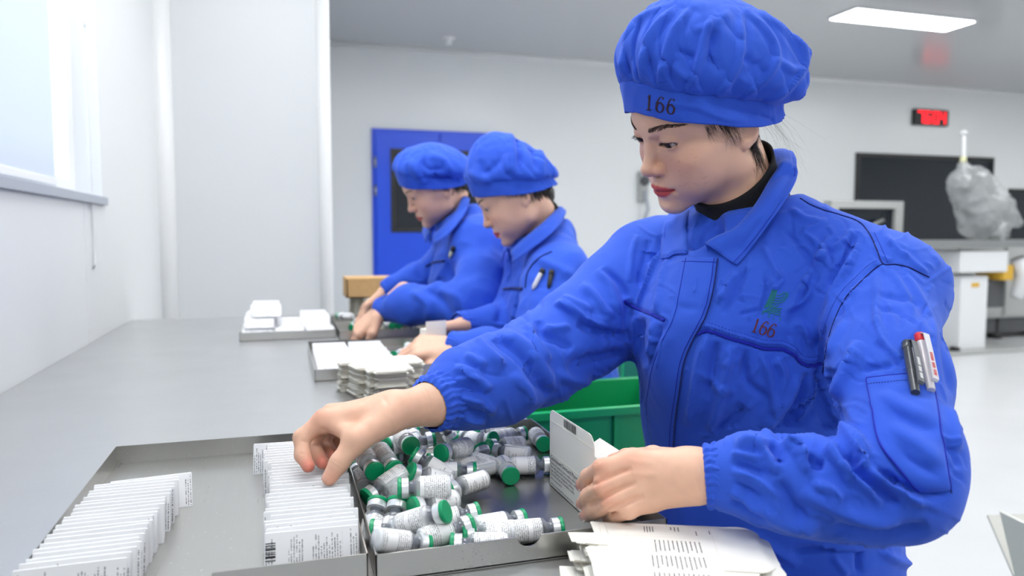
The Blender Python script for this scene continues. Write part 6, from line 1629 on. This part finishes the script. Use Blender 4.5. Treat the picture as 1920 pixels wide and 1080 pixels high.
# ------------------------------------------------------------------ the two packers farther along
def small_hand(s, W, f, n, side, curl=(.5, .8, .6), sc=1.0):
    """wrist W, pointing f, back-of-hand normal n; side = +1 thumb on the f x n side"""
    f = np.asarray(f, float); f /= np.linalg.norm(f); n = np.asarray(n, float); n -= f * (n @ f); n /= np.linalg.norm(n); u = np.cross(f, n) * side
    W = np.asarray(W)
    for k, (o, L, fl) in enumerate(((.027, .080, .040), (.009, .084, .044), (-.009, .080, .041), (-.025, .072, .033))):
        m = W + f * L * sc + u * o * sc
        s.cone(W + u * o * .6, m, .015 * sc, .0115 * sc, .012)
        d = f.copy(); p = m; r = .0095 * sc
        for j in range(3):
            a = curl[j] + .08 * k; d = d * math.cos(a) - n * math.sin(a) if j == 0 else dd * math.cos(a) - nn * math.sin(a)
            nn = n * math.cos(sum(curl[:j + 1])) + f * math.sin(sum(curl[:j + 1])); dd = d / np.linalg.norm(d)
            q = p + dd * (fl, fl * .62, fl * .5)[j] * sc; s.cone(p, q, r, r * .9, .005); p = q; r *= .9
    a = W + u * .022 + f * .015; b = W + u * .048 + f * .05 - n * .012; c = b + f * .032 - n * .014; e = c + f * .024 - n * .010 - u * .006
    s.chain([a, b, c, e], [.016, .0125, .0105, .0085], .012)
def make_worker(spec):
    o0 = np.array([*spec['root'], 0.0])
    root = empty('person', tuple(o0), label=spec['label'], cat='person', group='packers along the steel table')
    R = euler_mat(*np.radians(spec['head'][:3])); T = np.array(spec['head'][3])
    toL = lambda p: (R.T @ (np.asarray(p) - T)) * 100
    neck_lo = P(*spec['neck']); made = []
    s = head_field(0.2, neck=((0, -1.6, -4.5), tuple(toL(neck_lo)))); V, Q = s.net()
    head = ((V * .01) @ R.T + T, Q, head_colors(V)); hb = BVHTree.FromPolygons(head[0].tolist(), Q.tolist())
    parts = [head]
    for W, f, n, side, curl in spec['hands']:
        W = P(*W); h = SDF(W - .16, W + .16, .0024); small_hand(h, W, f, n, side, curl)
        back = np.asarray(f, float) / np.linalg.norm(f); h.cone(W - back * .09, W, .026, .022, .01)
        Vh, Qh = h.net(); parts.append((Vh, Qh, hand_color(Vh, [])))
    shL, shR = P(*spec['shL']), P(*spec['shR']); mid = (shL + shR) / 2; lat = (shL - shR) * [1, 1, 0]; lat /= np.linalg.norm(lat); fwd = np.array([lat[1], -lat[0], 0])
    def cxy(off, sd=0.0): p = mid + fwd * off + lat * sd; return p[0], p[1]
    lean = spec.get('lean', .08); zs = mid[2]
    allp = np.array([shL, shR, neck_lo] + [P(*p) for a in (spec['armL'], spec['armR']) for p in a])
    lo, hi = allp.min(0) - .3, allp.max(0) + .3; lo[2] = .45
    core = SDF(lo, hi, .012)
    f_, a_, b_ = torso_fn([(.46, *cxy(-lean), .14, .1), (.8, *cxy(-lean * .6), .13, .09), (zs, *cxy(0), .12, .07)], lat, fwd); core.comb(f_, a_, b_, .03); core.cone(neck_lo, mid - [0, 0, .05], .05, .06, .04)
    for a in (spec['armL'], spec['armR']): core.chain([P(*p) for p in a[::-1]], list(np.linspace(.042, .026, len(a))), .03)
    Vc, Qc = core.net(); parts.append((Vc, Qc, np.tile(np.array(srgb(228, 182, 156)[:3]), (len(Vc), 1))))
    V, Q, C = join_meshes(parts); me = fast_mesh('body', V, Q); vcol(me, C); made.append(link('body', me, MATS['skin'], None, True))
    for sx in (-1, 1): made.append(make_eye(None, R, T, sx, .45))
    # brows, hair
    rng = np.random.RandomState(spec['seed']); paths, rads = [], []
    def on(pl, off=0.0): w = R @ (np.asarray(pl) * .01) + T; l, n, _, _ = hb.find_nearest(Vector(w)); return np.array(l) + np.array(n) * off
    for sx in (-1, 1):
        paths, rads = [], []
        for i in range(60):
            u = rng.rand(); v = rng.uniform(-1, 1); x = 1.4 + 4 * u; z = 1.75 + .6 * math.sin(u * 2) + v * .3 * (1 - .6 * u); b = on((sx * x, 9, z), .0003); e = on((sx * (x + .6), 8.8, z + .1), .0003); paths.append([b, (b + e) / 2, e]); rads.append(.0005)
        Vs, Qs = strand_mesh(paths, rads); made.append(link('eyebrow', fast_mesh('eyebrow', Vs, Qs), MATS['brow'], None))
    paths, rads = [], []
    for i in range(700):
        a = rng.uniform(70, 290); aa = math.radians(a); x, y = -7.4 * math.sin(aa), -.8 + 9.3 * math.cos(aa); z0 = cap_band_z(a) + rng.uniform(0, 2); L = rng.uniform(1.0, 3.0) if 95 < a < 265 else rng.uniform(.4, 1.4)
        paths.append(spline([on((x, y, z0), .0015), on((x * .98, y * .99, z0 - .5 * L), .002), on((x * .92, y * .95, z0 - L), .001)], 5)); rads.append(.0007)
    Vs, Qs = strand_mesh(paths, rads); made.append(link('hair', fast_mesh('hair', Vs, Qs), MATS['hair'], None))
    if spec.get('bun'):
        b = P(*spec['bun']); s = SDF(b - .06, b + .06, .003); s.ell(b, (.026, .026, .03)); s.ell(b - R @ np.array([0, -.012, .006]), (.026, .026, .026), .01); Vb, Qb = s.net(); N = normals(Vb, Qb); Vb = Vb + N * (vnoise(Vb, 160, 4) * .0012)[:, None]; made.append(link('hair_bun', fast_mesh('hair_bun', Vb, Qb), MATS['hair'], None, True))
    made.append(make_cap(None, R, T, seed=spec['seed'], n_th=220, n_t=50, **spec['cap']))
    # turtleneck or inner collar
    ax = spline([neck_lo - [0, 0, .04], neck_lo, neck_lo * .55 + (R @ np.array([0, -.016, -.045]) + T) * .45], 8); ring = MB().tube(ax, .059, 24); made.append(ring.obj('turtleneck', MATS['knit_black'], None, True))
    # jacket
    J = SDF(lo, hi, .0055)
    f_, a_, b_ = torso_fn([(.5, *cxy(-lean), .185, .15), (.70, *cxy(-lean * .8), .18, .15), (zs - .12, *cxy(-lean * .25), .172, .14), (zs - .03, *cxy(-.01), .155, .11), (zs + .03, *cxy(-.02), .10, .08), (zs + .05, *cxy(-.02), .05, .05)], lat, fwd); J.comb(f_, a_, b_)
    J.cone(neck_lo - [0, 0, .03], shL, .065, .07, .05); J.cone(neck_lo - [0, 0, .03], shR, .065, .07, .05)
    for a, r in ((spec['armL'], spec['radL']), (spec['armR'], spec['radR'])): J.chain([P(*p) for p in a[::-1]], r[::-1], .035)
    J.cone(neck_lo + (neck_lo - mid) * .2, R @ np.array([0, -.016, -.06]) + T, .058, .075, .01, 's')
    V, Q = J.net(); V = relax(V, Q, 2, .5); N = normals(V, Q)
    V = V + N * ((1 - 2 * np.abs(vnoise(V * [1, 1, .7], 11, spec['seed'] + 3))) * .0045 + (1 - 2 * np.abs(vnoise(V, 23, spec['seed'] + 4))) * .002 + vnoise(V, 7, 5) * .005)[:, None]
    V = sculpt(V, Q, spec.get('folds', []), .06)
    jk = link('jacket', fast_mesh('jacket', V, Q), MATS['cloth'], None, True); made.append(jk); S = Surf(V, Q)
    for k, (a, r) in enumerate(((spec['armL'], spec['radL']), (spec['armR'], spec['radR']))):
        p0, p1 = P(*a[0]), P(*a[1]); d = (p0 - p1) / np.linalg.norm(p0 - p1); made.append(make_cuff(None, p0 + d * .035, p0 - d * .008, .031, r[0] + .001, 24, k, 14))
    # collar
    if 'collar' in spec: made.append(make_collar(None, [P(*p) for p in spec['collar'][0]], [P(*p) for p in spec['collar'][1]], n=40, m=8, neck_c=neck_lo))
    for nm, pl, r, m in spec.get('lines', []): MB().tube(S.line(pl, 24, .001), r, 5).obj(nm, MATS[m], jk, True)
    if 'pocket' in spec:
        pv, pq = S.patch(*spec['pocket'], 12, 10, .003); link('sleeve_pocket', fast_mesh('sleeve_pocket', pv, pq), MATS['cloth'], jk, True)
    # lower body
    tr = SDF((lo[0] - .3, lo[1] - .1, .06), (hi[0], hi[1], .62), .012); f_, a_, b_ = torso_fn([(.44, *cxy(-lean), .19, .15), (.5, *cxy(-lean), .195, .155), (.6, *cxy(-lean), .18, .14)], lat, fwd); tr.comb(f_, a_, b_, .03); feet = []
    for sd in (-1, 1):
        h0 = np.array([*cxy(-lean + .02, sd * .09), .5]); k0 = np.array([*cxy(.34, sd * .12), .51]); a0 = np.array([*cxy(.28, sd * .12), .11]); tr.chain([h0, k0, a0], [.095, .068, .055], .05); feet.append(a0)
    Vt, Qt = tr.net(); made.append(link('trousers', fast_mesh('trousers', Vt, Qt), MATS['cloth'], None, True))
    for a0 in feet:
        sh = SDF(a0 - [.2, .2, .12], a0 + [.2, .2, .1], .008); toe = a0 + fwd * .13; sh.cone((a0[0], a0[1], .05), (toe[0], toe[1], .04), .045, .038, .02); sh.cone(a0, (a0[0], a0[1], .05), .04, .045, .02)
        sh.comb(lambda X, Y, Z: -Z + 0 * X + 0 * Y, a0 - [.2, .2, .12], a0 + [.2, .2, .1], 0, 'i'); Vs, Qs = sh.net(); made.append(link('shoe', fast_mesh('shoe', Vs, Qs), MATS['white_paint'], None, True))
    for o in made: o.parent = root; o.matrix_parent_inverse = Matrix.Translation(tuple(-o0))
    return S, mid, fwd, lat
def build_workers():
    make_front_woman()
    S2, mid2, fwd2, lat2 = make_worker(dict(root=(.72, 1.80), seed=12, label='middle packer in blue jacket and tall cap with a dark hair bun', head=(74, 31, -3, (.5525, 1.7821, 1.1861)), neck=(1018, 425, 1.90), bun=(1021, 364, 1.89),
        shL=(1052, 522, 1.76), shR=(1000, 505, 2.05), lean=.05, hands=[((852, 652, 1.655), (-1, .22, .03), (-.1, -.55, .8), -1, (.55, .8, .5)), ((866, 612, 1.80), (-1, -.35, -.02), (0, .3, .95), 1, (.6, .8, .5))],
        armL=[(868, 652, 1.66), (910, 660, 1.65), (1010, 672, 1.62), (1052, 522, 1.76)], radL=[.036, .05, .062, .072], armR=[(878, 610, 1.82), (915, 612, 1.86), (975, 600, 1.96), (1000, 505, 2.05)], radR=[.036, .048, .058, .07],
        cap=dict(puff=.58, apex=(0, -3.2, 15.0), npl=16, sag=.6, folds=[([(957, 246), (960, 295), (967, 332)], 7, 9, 'r'), ([(966, 250), (973, 285), (972, 325)], 5, -9, 'r'), ([(982, 250), (1000, 288), (1008, 322)], 6, -9, 'r'), ([(992, 248), (1012, 285), (1016, 320)], 6, 7, 'r'), ([(945, 290), (955, 325)], 7, 7, 'r'), ([(900, 300), (912, 322), (948, 292)], 7, -6, 'r'), ([(880, 320), (900, 335), (925, 340)], 7, 6, 'r')]), folds=[([(985, 500), (975, 560), (960, 620)], 8, 8, 'r'), ([(960, 500), (945, 560), (930, 630)], 8, -8, 'r'), ([(1000, 480), (1040, 500), (1080, 520)], 9, 7, 'r'), ([(940, 520), (955, 540), (985, 545)], 6, -6, 'r')],
        collar=([(958, 470, 1.80), (985, 445, 1.78), (1015, 420, 1.79), (1040, 396, 1.84), (1044, 388, 1.92), (1010, 400, 2.0), (965, 440, 1.98), (950, 470, 1.90)], [(962, 492, 1.77), (992, 470, 1.74), (1030, 440, 1.74), (1056, 410, 1.82), (1056, 392, 1.94), (1015, 410, 2.05), (955, 445, 2.04), (940, 490, 1.92)]),
        lines=[('yoke_piping', [(945, 542), (962, 541), (980, 542)], .0035, 'cloth_dark'), ('shoulder_seam', [(985, 540), (990, 510), (1010, 485), (1035, 472)], .0016, 'cloth_dark')], pocket=([(992, 540), (985, 600)], [(1050, 540), (1045, 600)])))
    S3, mid3, fwd3, lat3 = make_worker(dict(root=(.62, 2.28), seed=21, label='farthest packer in blue jacket and soft blue cap, bent before the blue door', head=(85, 30, -13, (.4335, 2.1876, 1.2332)), neck=(866, 398, 2.26),
        shL=(898, 462, 2.12), shR=(862, 448, 2.42), lean=.08, hands=[((712, 585, 2.10), (-.75, .1, -.65), (-.5, -.3, .8), -1, (.4, .5, .4)), ((722, 548, 2.36), (-.8, .0, -.6), (-.3, .2, .9), 1, (.4, .5, .4))],
        armL=[(728, 578, 2.10), (770, 572, 2.06), (885, 570, 1.99), (905, 520, 2.05), (898, 462, 2.12)], radL=[.038, .052, .062, .066, .072], armR=[(738, 540, 2.36), (775, 528, 2.38), (830, 500, 2.42), (862, 448, 2.42)], radR=[.036, .048, .058, .07],
        cap=dict(puff=.78, apex=(0, -4.6, 10.6), npl=18, sag=1.0, folds=[([(790, 300), (805, 318), (835, 316)], 6, -8, 'r'), ([(810, 325), (825, 336), (845, 335)], 5, -8, 'r'), ([(800, 290), (830, 300), (850, 325)], 6, 7, 'r'), ([(770, 300), (780, 325), (800, 345)], 6, 6, 'r'), ([(835, 330), (850, 340), (862, 338)], 5, -7, 'r')]), folds=[([(770, 545), (800, 570), (805, 600)], 7, 9, 'r'), ([(790, 540), (830, 565), (850, 600)], 7, -9, 'r'), ([(820, 540), (860, 560), (880, 600)], 8, 8, 'r'), ([(850, 480), (830, 510), (815, 540)], 8, 8, 'r'), ([(790, 460), (785, 500), (795, 540)], 8, -8, 'r')],
        collar=([(815, 438, 2.14), (835, 420, 2.12), (855, 395, 2.14), (866, 370, 2.2), (862, 366, 2.28), (835, 385, 2.34), (808, 420, 2.3), (806, 440, 2.22)], [(812, 458, 2.11), (840, 440, 2.07), (868, 405, 2.08), (880, 375, 2.18), (872, 368, 2.3), (835, 392, 2.39), (795, 425, 2.36), (798, 455, 2.25)]),
        lines=[('yoke_piping', [(798, 500), (815, 492), (835, 490)], .0035, 'cloth_dark')]))
    # pens in their sleeve pockets
    def far_pen(S, a, b, m, label):
        A, B = S.hit(*a, .006), S.hit(*b, .006); ax = Vector(B - A); t = empty('gel_pen', tuple(A), label=label, cat='pen', group='pens in the sleeve pocket'); M = ax.to_track_quat('Z', 'Y').to_matrix().to_4x4()
        MB().lathe([(.004, -.003), (.0055, 0), (.0055, ax.length), (.003, ax.length + .01)], 10, M).obj('barrel', m, t, True); MB().lathe([(.0062, -.004), (.0062, .008)], 10, M).obj('end_plug', MATS['rubber_black'], t, True)
    far_pen(S2, (1036, 512), (1031, 535), MATS['rubber_black'], 'black pen in the sleeve pocket of the middle packer'); far_pen(S2, (1019, 510), (1005, 538), MATS['pen_clear'], 'pale pen in the sleeve pocket of the middle packer')
    far_pen(S3, (853, 466), (848, 478), MATS['yellow_pale'], 'small pale pen in the sleeve pocket of the farthest packer')
    # the carton or vial worked on by the middle packer
    c = P(812, 630, 1.70); b = empty('small_carton', tuple(c), rz=.3, label='small white carton between the hands of the middle packer', cat='carton'); MB().box((-.026, -.015, -.018), (.026, .015, .018), bev=.001).obj('carton_body', MATS['board'], b); MB().box((-.026, -.0155, .018), (.026, -.0145, .036)).obj('flap', MATS['board'], b)
    build_stool(.70, 1.0, 0, .44, 'green round stool under the nearest packer'); build_stool(.735, 1.78, 0, .44, 'green chair with upright back behind the middle packer', True); build_stool(.65, 2.32, 0, .44, 'green round stool under the farthest packer')
build_workers()
